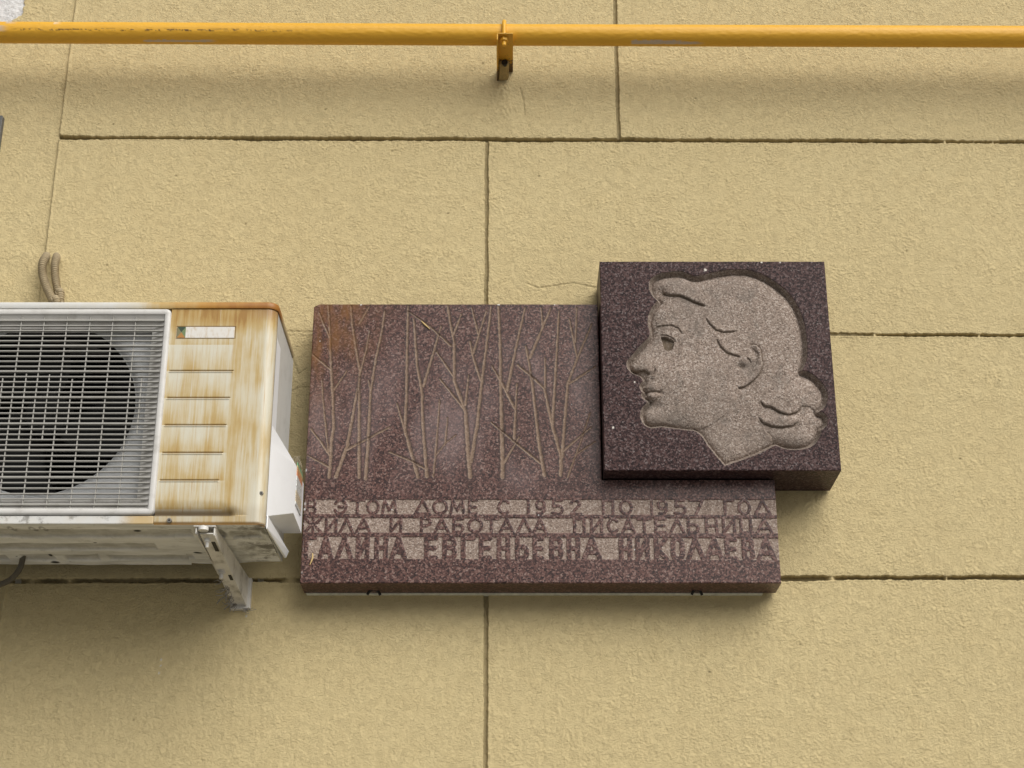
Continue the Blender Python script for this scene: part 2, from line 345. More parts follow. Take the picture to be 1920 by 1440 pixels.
# ------------------------------------------------------------------ wall: stucco over incised ashlar joints
JH = [(-1.204, 4.0, 3.8462, 3.8330, 'a'), (-1.204, 4.0, 3.2850, 3.2705, 'b'), (-1.204, 4.0, 2.6330, 2.6415, 'c')]   # joints: x0, x1, z at x0, z at x=1.3
JV = [(.2835, 3.838, 9.), (-.0665, 3.280, 3.838), (-.0610, -9., 2.637)]
STEP_X = -1.204
def axis(lo, hi, base, far, lines, fine=.0011, w=.013):
    v = [lo]
    while v[-1] < hi:
        p = v[-1]; st = base if far[0] < p < far[1] else min(.15, base + .12 * max(far[0]-p, p-far[1]) + .004)
        if any(abs(p-q) < w for q in lines): st = fine
        else:
            nx = [q-w-p for q in lines if q-w > p]
            if nx and min(nx) < st: st = max(min(nx), .0006)
        v.append(p + st)
    return np.array(v)
def build_wall():
    xs = axis(-5., 5., .0020, (-1.48, 1.48), [STEP_X, .2835, -.0665, -.0610])
    zs = axis(0., 6., .0020, (2.15, 4.33), [3.840, 3.277, 2.637], .0011, .016)
    X, Z = np.meshgrid(xs, zs)
    near = sstep(1.9, 1.5, np.abs(X)) * sstep(1.9, 2.1, Z) * sstep(4.6, 4.4, Z)
    wx = perlin(X*38, Z*38, 1); wz = perlin(X*38, Z*38, 2)
    r1 = 1 - np.abs(perlin((X+.010*wx)*78 + Z*26, (Z+.010*wz)*104, 3)); r1 = sstep(-.02, .16, perlin((X+.007*wx)*118 + Z*46, (Z+.007*wz)*150, 3))
    r2 = 1 - np.abs(perlin((X+.006*wz)*135, (Z+.006*wx)*160 - X*36, 4)); r2 = sstep(-.02, .2, perlin((X+.005*wz)*170, (Z+.005*wx)*200 - X*50, 4))
    lump = perlin(X*150, Z*165, 5)
    patch = .70 + .30 * sstep(-.55, .55, fbm(X*5, Z*5, 3, 6))
    smooth = np.ones(X.shape)
    for (px, py, rx, rz) in [(945, 175, .07, .06), (300, 1180, .55, .16), (560, 1125, .06, .05), (700, 1300, .35, .2)]:
        cx, cz = UXZ(px, py, 0); smooth *= 1 - .6*np.exp(-((X-cx)/rx)**2 - ((Z-cz)/rz)**2)
    pl = sstep(-.35, .45, perlin(X*19, Z*21, 8)); pl2 = sstep(-.4, .4, perlin(X*24+5, Z*26, 7))
    hgt = (.0009*r1*pl + .0009*r2*pl2 + .0003*lump) * patch * smooth * near
    hgt += .0016*fbm(X*2.1, Z*2.1, 2, 9) * near + .0002*perlin(X*17, Z*17, 10) * near
    # vertical trowel marks low on the wall
    hgt += .0005*perlin(X*90, Z*22, 11) * sstep(2.65, 2.5, Z) * near
    # joints
    groove = np.zeros(X.shape); dirt = np.zeros(X.shape)
    rag = .0016*perlin(X*70, Z*70, 12) + .0009*perlin(X*230, Z*230, 13)
    for (x0, x1, za, zb, kd) in JH:
        zc = za + (zb-za)*(X-x0)/(1.3-x0) + .0012*perlin(X*6, X*0+3, 14)
        hw = .0044 + .0022*perlin(X*7, X*0+za, 15)
        dep = np.full(X.shape, .016)
        if kd == 'b': hw = hw*.72; dep = dep*(.10+.25*sstep(-.4, .7, X)+.65*sstep(.86, .95, X))
        if kd == 'b': dirt_k = .25+.55*sstep(.5, .9, X)
        else: dirt_k = .8
        if kd == 'c': dep = dep*(1-.45*sstep(.0, .5, perlin(X*5, X*0, 16)))
        d = np.abs(Z-zc) + rag*1.35
        g = sstep(hw+.0018, hw-.0012, d) * (X > x0)
        for (px, py, wd) in ((1772,266,.007),(1826,265,.003),(1862,264,.004),(1640,627,.006),(1836,629,.005),(1560,1083,.010),(1775,1082,.004),(130,1088,.012),(60,1089,.015),(545,1090,.02)):
            bx_, bz_ = UXZ(px, py, 0); g = g*(1-.92*np.exp(-((X-bx_)/wd)**2)*np.exp(-((Z-bz_)/.03)**2))
        groove = np.maximum(groove, g*dep); dirt = np.maximum(dirt, g*dirt_k)
        hgt += .0014*np.exp(-((Z-zc+hw+.0035)/.0028)**2)*(X > x0)*near*(.6+.5*perlin(X*30, Z*0, 27))
        if kd != 'b': hgt -= .0015*np.exp(-((Z-zc)/.010)**2)*(X > x0)          # softened arrises
    for (xc, za, zb) in JV:
        xx = xc + .0016*perlin(Z*7, Z*0+xc, 17); hw = .0042 + .0010*perlin(Z*9, Z*0+xc, 18)
        d = np.abs(X-xx) + rag*.8; g = sstep(hw+.0018, hw-.0012, d) * (Z > za) * (Z < zb)
        groove = np.maximum(groove, g*.0085); dirt = np.maximum(dirt, g*.62)
    groove *= 1 - .0*X
    hgt -= groove
    # recessed strip at the left of the ashlar
    st = sstep(STEP_X+.0018, STEP_X-.0018, X + .0012*perlin(Z*40, Z*0, 19) + .0006*perlin(Z*150, Z*0, 20))
    hgt -= .0065*st
    hgt += .0016*np.exp(-((X-STEP_X-.004)/.004)**2)*near
    # mortar bulge round the pipe bracket and round the conduit entry
    for (px, py, rr, hh) in [(941, 168, .022, .005), (104, 488, .018, .008), (945, 205, .035, .003)]:
        cx, cz = UXZ(px, py, 0); hgt += hh*np.exp(-((X-cx)**2+(Z-cz)**2)/rr**2)*(1+.6*perlin(X*120, Z*120, 21))
    # fine cracks and pits
    for pts in [[(975,165),(982,190),(984,215)],[(985,530),(1010,540),(1075,530),(1120,540)],[(540,735),(562,726),(580,725)],[(545,660),(560,700),(575,690)],[(908,545),(913,556),(911,570)]]:
        d, fr, sg = poly_line(X, Z, [UXZ(a, b, 0) for a, b in pts]); hgt -= .0022*np.exp(-(d/.0016)**2); dirt = np.maximum(dirt, .45*np.exp(-(d/.0018)**2))
    for (px, py) in [(1304,184),(905,119),(212,233),(735,283),(1500,1208),(200,497),(840,400),(1720,90),(610,205),(330,330),(460,420),(1010,330),(1700,470),(1800,860),(1330,1260),(250,1350)]:
        cx, cz = UXZ(px, py, 0); d = np.hypot(X-cx, (Z-cz)*1.3); hgt -= .003*np.exp(-(d/.0030)**2); dirt = np.maximum(dirt, .8*np.exp(-(d/.0030)**2))
    # bare white plaster at the top left corner, small paint flecks
    pz = X*0
    poly = [UXZ(a, b, 0) for a, b in [(-80,-60),(46,-60),(44,8),(40,26),(26,33),(20,40),(-80,44)]]
    pm = inside(X + .005*perlin(X*60, Z*60, 22), Z + .005*perlin(X*60, Z*60, 23), poly)
    hgt = np.where(pm, hgt - .004 + .0015*perlin(X*80, Z*80, 24), hgt)
    fl = X*0
    for (px, py, r) in [(302,1237,.004),(301,1248,.003),(298,1262,.003),(473,1170,.002),(462,1155,.004),(20,1240,.002),(1380,1480,.003)]:
        cx, cz = UXZ(px, py, 0); fl = np.maximum(fl, sstep(r, r*.5, np.hypot((X-cx)*1.6, Z-cz)+.0015*perlin(X*300, Z*300, 25)))
    wcrack = (dirt > .3) & (np.abs(Z-2.637) < .007) & (perlin(X*26, Z*0, 26) > .42) & (X < -.55); fl = np.maximum(fl, wcrack*.8)
    # chipped light lower lips of the horizontal joints
    V = np.stack([X.ravel(), -hgt.ravel(), Z.ravel()], 1)
    F = grid_faces(len(zs), len(xs)); nv = len(V)
    B = np.array([(-5,.04,0),(5,.04,0),(5,.04,6),(-5,.04,6),(-5,.45,0),(5,.45,0),(5,.45,6),(-5,.45,6),(-5,0,0),(5,0,0),(5,0,6),(-5,0,6)], float)
    BF = np.array([(4,7,6,5),(8,9,5,4),(9,10,6,5),(10,11,7,6),(11,8,4,7)]) + nv
    V = np.vstack([V, B]); F = np.vstack([F, BF]); z12 = np.zeros(12)
    o = np_mesh('wall', V, F, M_STUCCO, None, {'grime': np.concatenate([dirt.ravel(), z12]), 'plaster': np.concatenate([pm.ravel().astype(float), z12]), 'fleck': np.concatenate([fl.ravel(), z12])})
    tag(o, 'ochre yellow rough stucco wall scored into large blocks behind everything', 'wall')
build_wall()

# ------------------------------------------------------------------ gas pipe and its bracket
PY = -.125; PR = .0283
def pipe_z(x):
    p = [U(0,61,PY), U(950,65.5,PY), U(1500,67.5,PY), U(1920,69,PY)]
    return np.interp(x, [q[0] for q in p], [q[2] for q in p], left=None, right=None) + np.where(x < p[0][0], (p[0][0]-x)*.005, 0) - np.where(x > p[3][0], (x-p[3][0])*.005, 0)
def build_pipe():
    xs = np.concatenate([np.arange(-4.8, -1.5, .02), np.arange(-1.5, 1.5, .0025), np.arange(1.5, 4.81, .02)]); n = 72
    A, X = np.meshgrid(np.linspace(0, 2*np.pi, n+1), xs)          # angle 0 = straight out of the wall, pi/2 = up
    amp = sstep(1.7, 1.4, np.abs(X))
    low = -.42 + .18*perlin(X*9, X*0, 31)
    run = np.exp(-((A - 2*np.pi*(A > np.pi) - low)/.14)**2)
    r = PR + amp*(.0003*perlin(X*55, A*4, 32) + .0008*run*np.clip(perlin(X*48, A*5, 33)+.35, 0, 1))
    r[:, -1] = r[:, 0]
    Yc = PY - r*np.cos(A); Zc = pipe_z(X) + r*np.sin(A)
    a = A - 2*np.pi*(A > np.pi)
    n1 = perlin(X*90, A*6, 34); n2 = perlin(X*260, A*14, 35)
    def band(px0, px1, a0, a1, soft=.03):
        x0 = U(px0, 66, PY)[0]; x1 = U(px1, 66, PY)[0]
        return sstep(x0-.004, x0+.002, X+.003*n2)*sstep(x1+.02, x1-.02, X)*sstep(a0-soft, a0+soft, a+.05*n1)*sstep(a1+soft, a1-soft, a+.07*n1+.04*n2)
    primer = np.maximum.reduce([band(1184, 1275, -1.5, -1.05), band(272, 400, -1.5, -1.25), band(1270, 1310, -1.5, -1.2), band(-30, 10, -.5, .1), band(15, 25, .35, 1.1)])
    chip = np.maximum.reduce([band(1432, 1452, .98, 1.25), band(1334, 1340, .98, 1.2), band(105, 107, .3, 1.3)*.8])
    zone = sstep(U(20,66,PY)[0], U(60,66,PY)[0], X)*sstep(U(640,66,PY)[0], U(430,66,PY)[0], X)
    rust = np.exp(-((a-(-.28+.06*perlin(X*12, X*0, 36)))/.10)**2)*sstep(.05, .45, perlin(X*48, A*9, 37)+.7*perlin(X*170, A*20, 38))*zone
    rust = np.clip(rust*1.2, 0, 1)
    V = np.stack([X.ravel(), Yc.ravel(), Zc.ravel()], 1)
    o = np_mesh('gas_pipe', V, grid_faces(len(xs), n+1)[:, ::-1], M_PIPE, None, {'primer': primer, 'chip': chip, 'rust': rust})
    tag(o, 'long yellow painted pipe running across the top of the wall', 'pipe')
build_pipe()
def build_pipe_bracket():
    bx = U(947, 60, -.17)[0]; zp = float(pipe_z(np.array(bx))) - PR - .001
    root = empty('pipe_bracket', (bx, 0, zp)); tag(root, 'yellow angle iron bracket with hooked bolt clamping the long pipe', 'bracket')
    yf = -.1785; x0 = U(931, 62, yf)[0]; x1 = U(962, 62, yf)[0]
    m = MB(); t = .004
    m.box(x0, x1, yf, .02, zp-t, zp)                                   # horizontal leg
    m.hexa([(x0-.0002,yf,zp-.022),(x0+t,yf,zp-.022),(x0+t,.02,zp-.034),(x0-.0002,.02,zp-.034),(x0-.0002,yf,zp-t),(x0+t,yf,zp-t),(x0+t,.02,zp-t),(x0-.0002,.02,zp-t)])
    m.build('angle_iron', m_clamp(), root, 40, .0012)
    g = MB(); c = (x0+x1)/2 - .002
    g.hexa([(x0+t+.001,-.058,zp-.020),(x1-.010,-.058,zp-.016),(x1-.012,-.006,zp-.034),(x0+t+.001,-.006,zp-.036),(x0+t+.001,-.058,zp-.0045),(x1-.010,-.058,zp-.0045),(x1-.012,-.006,zp-.0045),(x0+t+.001,-.006,zp-.0045)])
    g.build('mortar_lump', plain('old_mortar', (.38,.27,.11), .9, 0, .55, 120.), root, 40, .003)
    h = MB(); h.disc((c+.001, zp-.0125), .0082, -.0605, -.050, 18); 
    h.build('bolt_hole', M_BLACK, root, 40)
    zc = zp + PR + .001; rb = .0058; rr = PR + rb
    path = [(c, PY-rr, zp-.027)] + [(c, PY-rr, zp-.004)] + [(c, PY-rr*math.cos(a), zc+rr*math.sin(a)) for a in np.linspace(0, math.pi, 17)] 
    u = MB(); u.tube(path, rb, 12); u.build('hook_bolt', M_PIPE, root, 50)
    for yy in (PY-rr,):
        nn = MB(); a = np.linspace(0, 2*np.pi, 6, endpoint=False)+.3
        nn.loft([[(c+  .0115*math.cos(q), yy+.0115*math.sin(q), z) for q in a] for z in (zp-.0145, zp-.0045)], True, True, True); nn.build('nut', M_PIPE, root, 30, .0008)
build_pipe_bracket()

# ------------------------------------------------------------------ carved slabs
def slab_mesh(X, Z, Hh, keep, label, parts, y0, yback, mat, root, attrs, names):
    """front relief split into parts by label; the sides belong to the body"""
    nz, nx = X.shape
    V = np.stack([X.ravel(), (y0 - Hh).ravel(), Z.ravel()], 1); F = grid_faces(nz, nx)
    cl = label[:-1, :-1].ravel(); ck = keep.ravel()
    objs = {}
    for k, (nm, par, sm) in parts.items():
        sel = ck & (cl == k)
        if not sel.any(): continue
        p = root if par is None else objs[par]
        f = F[sel]
        if k == 0:
            kk = F[ck]; E = np.concatenate([kk[:, [0,1]], kk[:, [1,2]], kk[:, [2,3]], kk[:, [3,0]]])
            key = np.sort(E, 1); key = key[:, 0].astype(np.int64)*len(V) + key[:, 1]
            u, inv, cnt = np.unique(key, return_inverse=True, return_counts=True); E = E[cnt[inv] == 1]
            bi = np.unique(E); mp = np.full(len(V), -1); mp[bi] = np.arange(len(bi))
            nf = len(V); v1 = V[bi].copy(); v2 = v1.copy(); v2[:, 1] = yback; nb = len(bi)
            S = np.stack([E[:, 1], E[:, 0], E[:, 0], E[:, 1]], 1)
            S = np.stack([mp[E[:, 1]]+nf, mp[E[:, 0]]+nf, mp[E[:, 0]]+nf+nb, mp[E[:, 1]]+nf+nb], 1)
            VV = np.vstack([V, v1, v2]); f = np.vstack([f, S])
            at = {q: np.concatenate([w.ravel(), w.ravel()[bi]*0, w.ravel()[bi]*0]) for q, w in attrs.items()}
            objs[k] = np_mesh(nm, VV, f, mat, p, at)
        else:
            objs[k] = np_mesh(nm, V, f, mat, p, {q: w for q, w in attrs.items()})
        if sm: objs[k]['label'] = sm
    return objs

SY = -.1; SX0, SX1, SZ0, SZ1 = -.490, .622, 2.600, 3.3105
BY = -.155; BX0, BX1, BZ0, BZ1 = .2160, .7700, 2.8560, 3.4010
def Z3(x, y): return UXZ(560 + x/3.3103, 550 + y/3.3103, SY)
TREES = [
 [(10, 5, [(190,1140),(205,900),(218,830),(212,640),(200,450),(195,250),(185,75)]), (6,3,[(198,280),(160,200),(130,120)]), (6,4,[(195,470),(90,380)]), (6,3,[(215,605),(300,480)]),
  (6,3,[(185,985),(165,800),(150,650),(145,540)]), (7,4,[(190,1000),(130,910),(75,840)]), (6,4,[(185,1075),(55,1005)])],
 [(11,6,[(230,1140),(300,950),(350,680),(380,520)]), (8,4,[(300,970),(430,900),(565,830)])],
 [(10,5,[(375,1140),(375,600),(380,480),(355,330),(335,200),(325,80)]), (5,3,[(385,480),(420,350),(440,230)]), (6,3,[(375,190),(440,80)])],
 [(10,5,[(415,1150),(430,950),(445,620),(480,400),(510,270),(535,110)]), (5,3,[(445,600),(435,540)])],
 [(10,6,[(740,1140),(690,960),(660,850),(670,600),(672,400),(680,80)]), (8,4,[(660,850),(610,685)])],
 [(10,6,[(795,1135),(770,800),(765,600),(735,450),(715,160)]), (9,4,[(775,575),(830,390),(885,200)]), (7,4,[(780,1085),(690,1035),(565,985)])],
 [(6,4,[(835,1135),(850,1000),(875,660)]), (5,3,[(850,1010),(910,930),(975,880)]), (5,3,[(910,930),(925,770)])],
 [(13,7,[(1065,1140),(1055,1040),(1035,730),(965,540),(965,300),(945,200),(925,80)]), (7,4,[(960,260),(1010,130)]), (7,3,[(945,325),(820,210),(680,110)]), (7,4,[(965,520),(855,360)]),
  (8,4,[(1035,725),(875,530)]), (8,4,[(1035,690),(1055,510)]), (11,6,[(1070,1040),(1110,800),(1135,560),(1165,330),(1195,80)]), (8,5,[(1130,540),(1080,380),(1065,300)]), (7,4,[(1085,370),(1130,220),(1165,110)]), (6,4,[(1115,250),(1075,90)])],
 [(13,7,[(1265,1140),(1265,1040),(1255,600),(1250,300),(1240,80)]), (8,4,[(1265,560),(1200,450)]), (9,7,[(1255,545),(1340,710)]), (9,4,[(1338,900),(1345,740),(1355,560)]), (9,5,[(1295,600),(1350,330),(1405,90)]), (8,4,[(1270,1060),(1370,890)])],
 [(11,6,[(1525,1130),(1490,920),(1455,600),(1430,430),(1410,330)]), (8,4,[(1510,1060),(1350,930),(1195,800)]), (9,5,[(1435,400),(1510,220),(1565,90)]), (7,4,[(1515,200),(1505,90)])],
 [(11,6,[(1625,1130),(1630,1020),(1570,800),(1525,590),(1440,510),(1360,445)]), (7,4,[(1530,580),(1530,400)]), (9,5,[(1575,820),(1600,400),(1615,110)]), (10,5,[(1635,1010),(1650,800),(1670,560),(1730,400),(1820,190)]),
  (7,4,[(1680,560),(1840,455)]), (7,4,[(1730,400),(1680,160)]), (6,4,[(1718,300),(1725,90)]), (7,4,[(1640,980),(1815,830)])],
 [(5,3,[(1670,1140),(1740,950),(1810,740)]), (5,3,[(1720,1000),(1840,920)])],
]
def ell(cx, cz, rx, rz, a0, a1, n=14): return [(cx+rx*math.cos(R(a)), cz+rz*math.sin(R(a))) for a in np.linspace(a0, a1, n)]
GL = {   # strokes in a unit box, origin bottom left
 'В': [[(.1,0),(.1,1)], [(.1,1),(.6,1)]+ell(.62,.76,.26,.24,90,-90)+[(.1,.52)], [(.6,.52)]+ell(.64,.26,.3,.26,90,-90)+[(.1,0)]],
 'Э': [ell(.42,.5,.5,.5,150,-150,22), [(.3,.5),(.9,.5)]],
 'Т': [[(0,1),(1,1)], [(.5,0),(.5,1)]],
 'О': [ell(.5,.5,.46,.48,0,360,28)],
 'Q': [[(.12,.2),(.12,.8),(.3,1),(.7,1),(.88,.8),(.88,.2),(.7,0),(.3,0),(.12,.2)]],      # narrow square O of the bottom line
 'М': [[(0,0),(.14,1),(.5,.25),(.86,1),(1,0)]],
 'Д': [[(.0,0),(.5,1),(1,0)], [(0,0),(1,0)]],
 'Е': [[(.9,1),(.1,1),(.1,0),(.9,0)], [(.1,.5),(.8,.5)]],
 'С': [ell(.55,.5,.5,.48,45,315,22)],
 '1': [[(.5,0),(.5,1)]],
 '9': [ell(.5,.68,.4,.3,0,360,20), [(.9,.68),(.88,.25),(.6,0),(.2,.05)]],
 '5': [[(.85,1),(.2,1),(.16,.56),(.6,.6)]+ell(.58,.3,.34,.3,80,-120)+[(.1,.08)]],
 '2': [ell(.5,.72,.38,.28,160,-20,14)+[(.1,0),(1,0)]],
 '7': [[(0,1),(.95,1),(.4,0)]],
 'П': [[(.1,0),(.1,1),(.9,1),(.9,0)]],
 'Г': [[(.1,0),(.1,1),(.95,1)]],
 'Ж': [[(.5,0),(.5,1)], [(0,1),(.42,.52),(0,0)], [(1,1),(.58,.52),(1,0)]],
 'И': [[(.08,1),(.08,0),(.92,1),(.92,0)]],
 'Л': [[(0,0),(.5,1),(1,0)]],
 'А': [[(0,0),(.5,1),(1,0)], [(.2,.3),(.8,.3)]],
 'Р': [[(.1,0),(.1,1),(.6,1)]+ell(.6,.74,.3,.26,90,-90)+[(.1,.48)]],
 'Б': [[(.9,1),(.1,1),(.1,0),(.6,0)]+ell(.6,.27,.3,.27,-90,90)+[(.1,.54)]],
 'Ь': [[(.1,1),(.1,0),(.6,0)]+ell(.6,.29,.3,.29,-90,90)+[(.1,.58)]],
 'Н': [[(.1,0),(.1,1)], [(.9,0),(.9,1)], [(.1,.5),(.9,.5)]],
 'К': [[(.1,0),(.1,1)], [(.95,1),(.2,.48),(1,0)]],
 'Ц': [[(.1,1),(.1,0),(1,0)], [(.85,1),(.85,0),(1,0),(1,-.15)]],
}
def L5(c, a, b): return (c, 550 + a/4.174, 550 + b/4.174)
def L6(c, a, b): return (c, 1000 + a/4, 1000 + b/4)
LINES = [
 (936, 963.5, 936.5, 965.5, .0072, [L5('В',95,188),L5('Э',320,430),L5('Т',440,565),L5('О',568,680),L5('М',690,815),L5('Д',945,1080),L5('О',1085,1215),L5('М',1225,1345),L5('Е',1362,1452),L5('С',1595,1700),
   L5('1',1810,1870),L6('9',8,100),L6('5',125,235),L6('2',265,365),L6('П',508,615),L6('О',640,750),L6('1',860,915),L6('9',922,1015),L6('5',1045,1155),L6('7',1170,1285),L6('Г',1420,1515),L6('О',1530,1635),L6('Д',1655,1785)]),
 (970.3, 998, 971.5, 1000, .0076, [L5('Ж',85,225),L5('И',240,352),L5('Л',360,475),L5('А',490,610),L5('И',748,860),L5('Р',985,1090),L5('А',1100,1225),L5('Б',1238,1345),L5('О',1360,1490),L5('Т',1490,1610),L5('А',1610,1730),L5('Л',1745,1870),
   L6('А',-4,105),L6('П',292,400),L6('И',420,530),L6('С',550,645),L6('А',660,770),L6('Т',775,890),L6('Е',900,1010),L6('Л',1020,1140),L6('Ь',1145,1255),L6('Н',1280,1395),L6('И',1410,1525),L6('Ц',1540,1655),L6('А',1668,1800)]),
 (1005.3, 1047, 1008.7, 1050, .0118, [L5('Г',75,185),L5('А',195,312),L5('Л',332,468),L5('И',485,602),L5('Н',628,748),L5('А',758,890),L5('Е',1018,1140),L5('В',1160,1285),L5('Г',1305,1430),L5('Е',1446,1562),L5('Н',1586,1704),L5('Ь',1730,1852),
   L6('Е',-8,85),L6('В',114,228),L6('Н',244,358),L6('А',368,512),L6('Н',636,748),L6('И',762,878),L6('К',900,1012),L6('Q',1022,1144),L6('Л',1148,1288),L6('А',1288,1428),L6('Е',1430,1538),L6('В',1560,1665),L6('А',1676,1822)]),
]
def build_plaque():
    nxn, nzn = BX0 - .0035, BZ0 - .004
    xs = np.unique(np.concatenate([np.linspace(SX0, nxn, 640), np.linspace(nxn, SX1, 370)])); zs = np.unique(np.concatenate([np.linspace(SZ0, nzn, 285), np.linspace(nzn, SZ1, 380)]))
    X, Z = np.meshgrid(xs, zs); Hh = np.zeros(X.shape); carve = Hh.copy(); label = np.zeros(X.shape, int); drip = Hh.copy(); tree = Hh.copy()
    keep = ~((X[:-1,:-1] >= nxn-1e-6) & (Z[:-1,:-1] >= nzn-1e-6))
    Hh += .00025*perlin(X*6, Z*6, 41)
    parts = {0: ('slab', None, None)}; k = 1
    wob = .0011*perlin(X*110, Z*110, 42) + .0006*perlin(X*260, Z*260, 43)
    for ti, br in enumerate(TREES):
        best = np.full(X.shape, 9.)
        for (w0, w1, pts) in br:
            P = [Z3(*p) for p in pts]; pad = .02
            x0 = min(p[0] for p in P)-pad; x1 = max(p[0] for p in P)+pad; z0 = min(p[1] for p in P)-pad; z1 = max(p[1] for p in P)+pad
            i0, i1 = np.searchsorted(xs, [x0, x1]); j0, j1 = np.searchsorted(zs, [z0, z1])
            if i1-i0 < 2 or j1-j0 < 2: continue
            d, fr, sg = poly_line(X[j0:j1, i0:i1], Z[j0:j1, i0:i1], P)
            hw = (w0 + (w1-w0)*fr)*.00034 + .0006
            dep = np.clip((d+wob[j0:j1, i0:i1])/hw, 0, 9)
            best[j0:j1, i0:i1] = np.minimum(best[j0:j1, i0:i1], dep*(1+.22*perlin(X[j0:j1, i0:i1]*75, Z[j0:j1, i0:i1]*75, 40)))
        Hh -= .0022*np.clip(1-best**2, 0, 1)**.8; cv = sstep(1.15, .75, best)
        faint = .55 if ti in (6, 11) else .9
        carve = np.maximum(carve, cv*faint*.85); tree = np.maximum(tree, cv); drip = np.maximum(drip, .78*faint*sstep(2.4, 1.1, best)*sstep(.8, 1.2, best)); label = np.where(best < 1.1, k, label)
        parts[k] = ('carved_tree', 0, None); k += 1
        bx, bz = Z3(*br[0][2][0]); drip = np.maximum(drip, .5*np.exp(-((X-bx+.002)/.008)**2)*sstep(bz+.004, bz-.006, Z)*sstep(bz-.085, bz-.03, Z)*(.6+.4*perlin(X*90, Z*30, 44)))
    for (ya, yb, yc, yd, w, letters) in LINES:
        def top(px): return np.interp(px, [560, 1461], [ya, yc])
        def bot(px): return np.interp(px, [560, 1461], [yb, yd])
        ztl, ztr = UXZ(560, ya, SY)[1], UXZ(1461, yc, SY)[1]; zbl, zbr = UXZ(560, yb, SY)[1], UXZ(1461, yd, SY)[1]
        zt = ztl + (ztr-ztl)*(X-SX0)/(SX1-SX0); zb = zbl + (zbr-zbl)*(X-SX0)/(SX1-SX0)
        e = np.minimum(zt-Z, Z-zb) + wob*.5
        lx0 = SX0 + .0035; e = np.minimum(e, X-lx0)
        band = sstep(-.0006, .0012, e)
        raised = np.zeros(X.shape); lb = np.zeros(X.shape, int)
        parts[k] = ('inscription_line', 0, None); kb = k; k += 1
        for (ch, pa, pb) in letters:
            pm = (pa+pb)/2; x0 = UXZ(pa, (top(pm)+bot(pm))/2, SY)[0]; x1 = UXZ(pb, (top(pm)+bot(pm))/2, SY)[0]
            z1 = UXZ(pm, top(pm), SY)[1] - w*.25; z0 = UXZ(pm, bot(pm), SY)[1] + w*.25; x0 += w*.4; x1 -= w*.4
            i0, i1 = np.searchsorted(xs, [x0-.012, x1+.012]); j0, j1 = np.searchsorted(zs, [z0-.012, z1+.012])
            d = np.full((j1-j0, i1-i0), 9.)
            for st in GL[ch]:
                P = [(x0+p*(x1-x0), z0+q*(z1-z0)) for p, q in st]
                d = np.minimum(d, poly_line(X[j0:j1, i0:i1], Z[j0:j1, i0:i1], P)[0])
            m = sstep(w*.5+.0007, w*.5-.0007, d + .6*wob[j0:j1, i0:i1])
            raised[j0:j1, i0:i1] = np.maximum(raised[j0:j1, i0:i1], m)
            sub = lb[j0:j1, i0:i1]; sub[(m > .5) & (band[j0:j1, i0:i1] > .5)] = k
            parts[k] = ('letter', kb, None); k += 1
        rec = band*(1-raised)
        Hh -= .0021*rec; Hh -= .0007*rec*perlin(X*330, Z*330, 45); carve = np.maximum(carve, sstep(.25, .8, rec)); 
        label = np.where(band > .5, kb, label); label = np.where(lb > 0, lb, label)
    # bevelled arris and chipped edges
    ed = np.minimum.reduce([X-SX0, Z-SZ0, SZ1-Z, np.where(Z < nzn, SX1-X, nxn-X)])
    ch = .0012 + .0012*np.clip(perlin(X*40, Z*40, 46), 0, 1) + .004*np.clip(perlin(X*23, Z*23, 47)-.55, 0, 1)
    Hh -= np.clip(ch-ed, 0, .006)
    white = sstep(.4, .65, perlin(X*90, Z*60, 48))*np.exp(-(ed/.0035)**2)*.8*(X < SX0+.02)*(Z < 2.9)
    for (px, py, r) in [(570,955,.004),(582,1020,.002),(1010,966,.0015),(735,955,.002),(1190,1030,.002),(1072,758,.0015),(600,640,.0015),(935,571,.004),(677,571,.003),(1040,571,.0025)]:
        cx, cz = UXZ(px, py, SY); white = np.maximum(white, sstep(r, r*.4, np.hypot(X-cx, Z-cz)+.001*perlin(X*400, Z*400, 49)))
    sx, sz = UXZ(640, 600, SY); u = (X-sx)/.085; v = (Z-sz)/.10
    stain = .95*np.exp(-u*u-v*v) + .55*np.exp(-((X-SX0-.02)/.05)**2-((Z-3.18)/.14)**2)
    # broken top-left corner
    c = .014; q = (X-SX0) + (SZ1-Z)*1.7; mv = np.clip(c-q, 0, 1)*.5; X = X + mv; Z = Z - mv*.55
    root = empty('memorial_plaque', (SX0, 0, SZ0))
    tag(root, 'wide brown granite memorial slab with carved bare trees and inscription', 'plaque')
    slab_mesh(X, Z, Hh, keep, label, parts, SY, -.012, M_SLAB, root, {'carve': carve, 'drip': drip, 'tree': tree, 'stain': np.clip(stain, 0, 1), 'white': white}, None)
    m = MB(); m.box(SX0+.01, SX1-.02, -.0118, .012, SZ0+.004, SZ1-.03)
    m.box(SX0+.004, SX1-.03, -.0115, .012, SZ0-.0030, SZ0+.0035); m.build('mortar_bed', plain('stained_mortar', (.74,.69,.56), .9, 0, .45, 70.), root, None, .002)
    for (px, s) in ((702, 1), (1306, .8)):
        x = U(px, 1114, -.02)[0]; a = MB()
        a.tube(smooth_path([(x-.016*s, -.030, SZ0-.009), (x-.010*s, -.032, SZ0-.001), (x, -.032, SZ0+.002), (x+.009*s, -.032, SZ0-.001), (x+.015*s, -.030, SZ0-.010)], 16), .0032, 8)
        a.build('anchor_pin', M_BLACK, root, 60)
build_plaque()

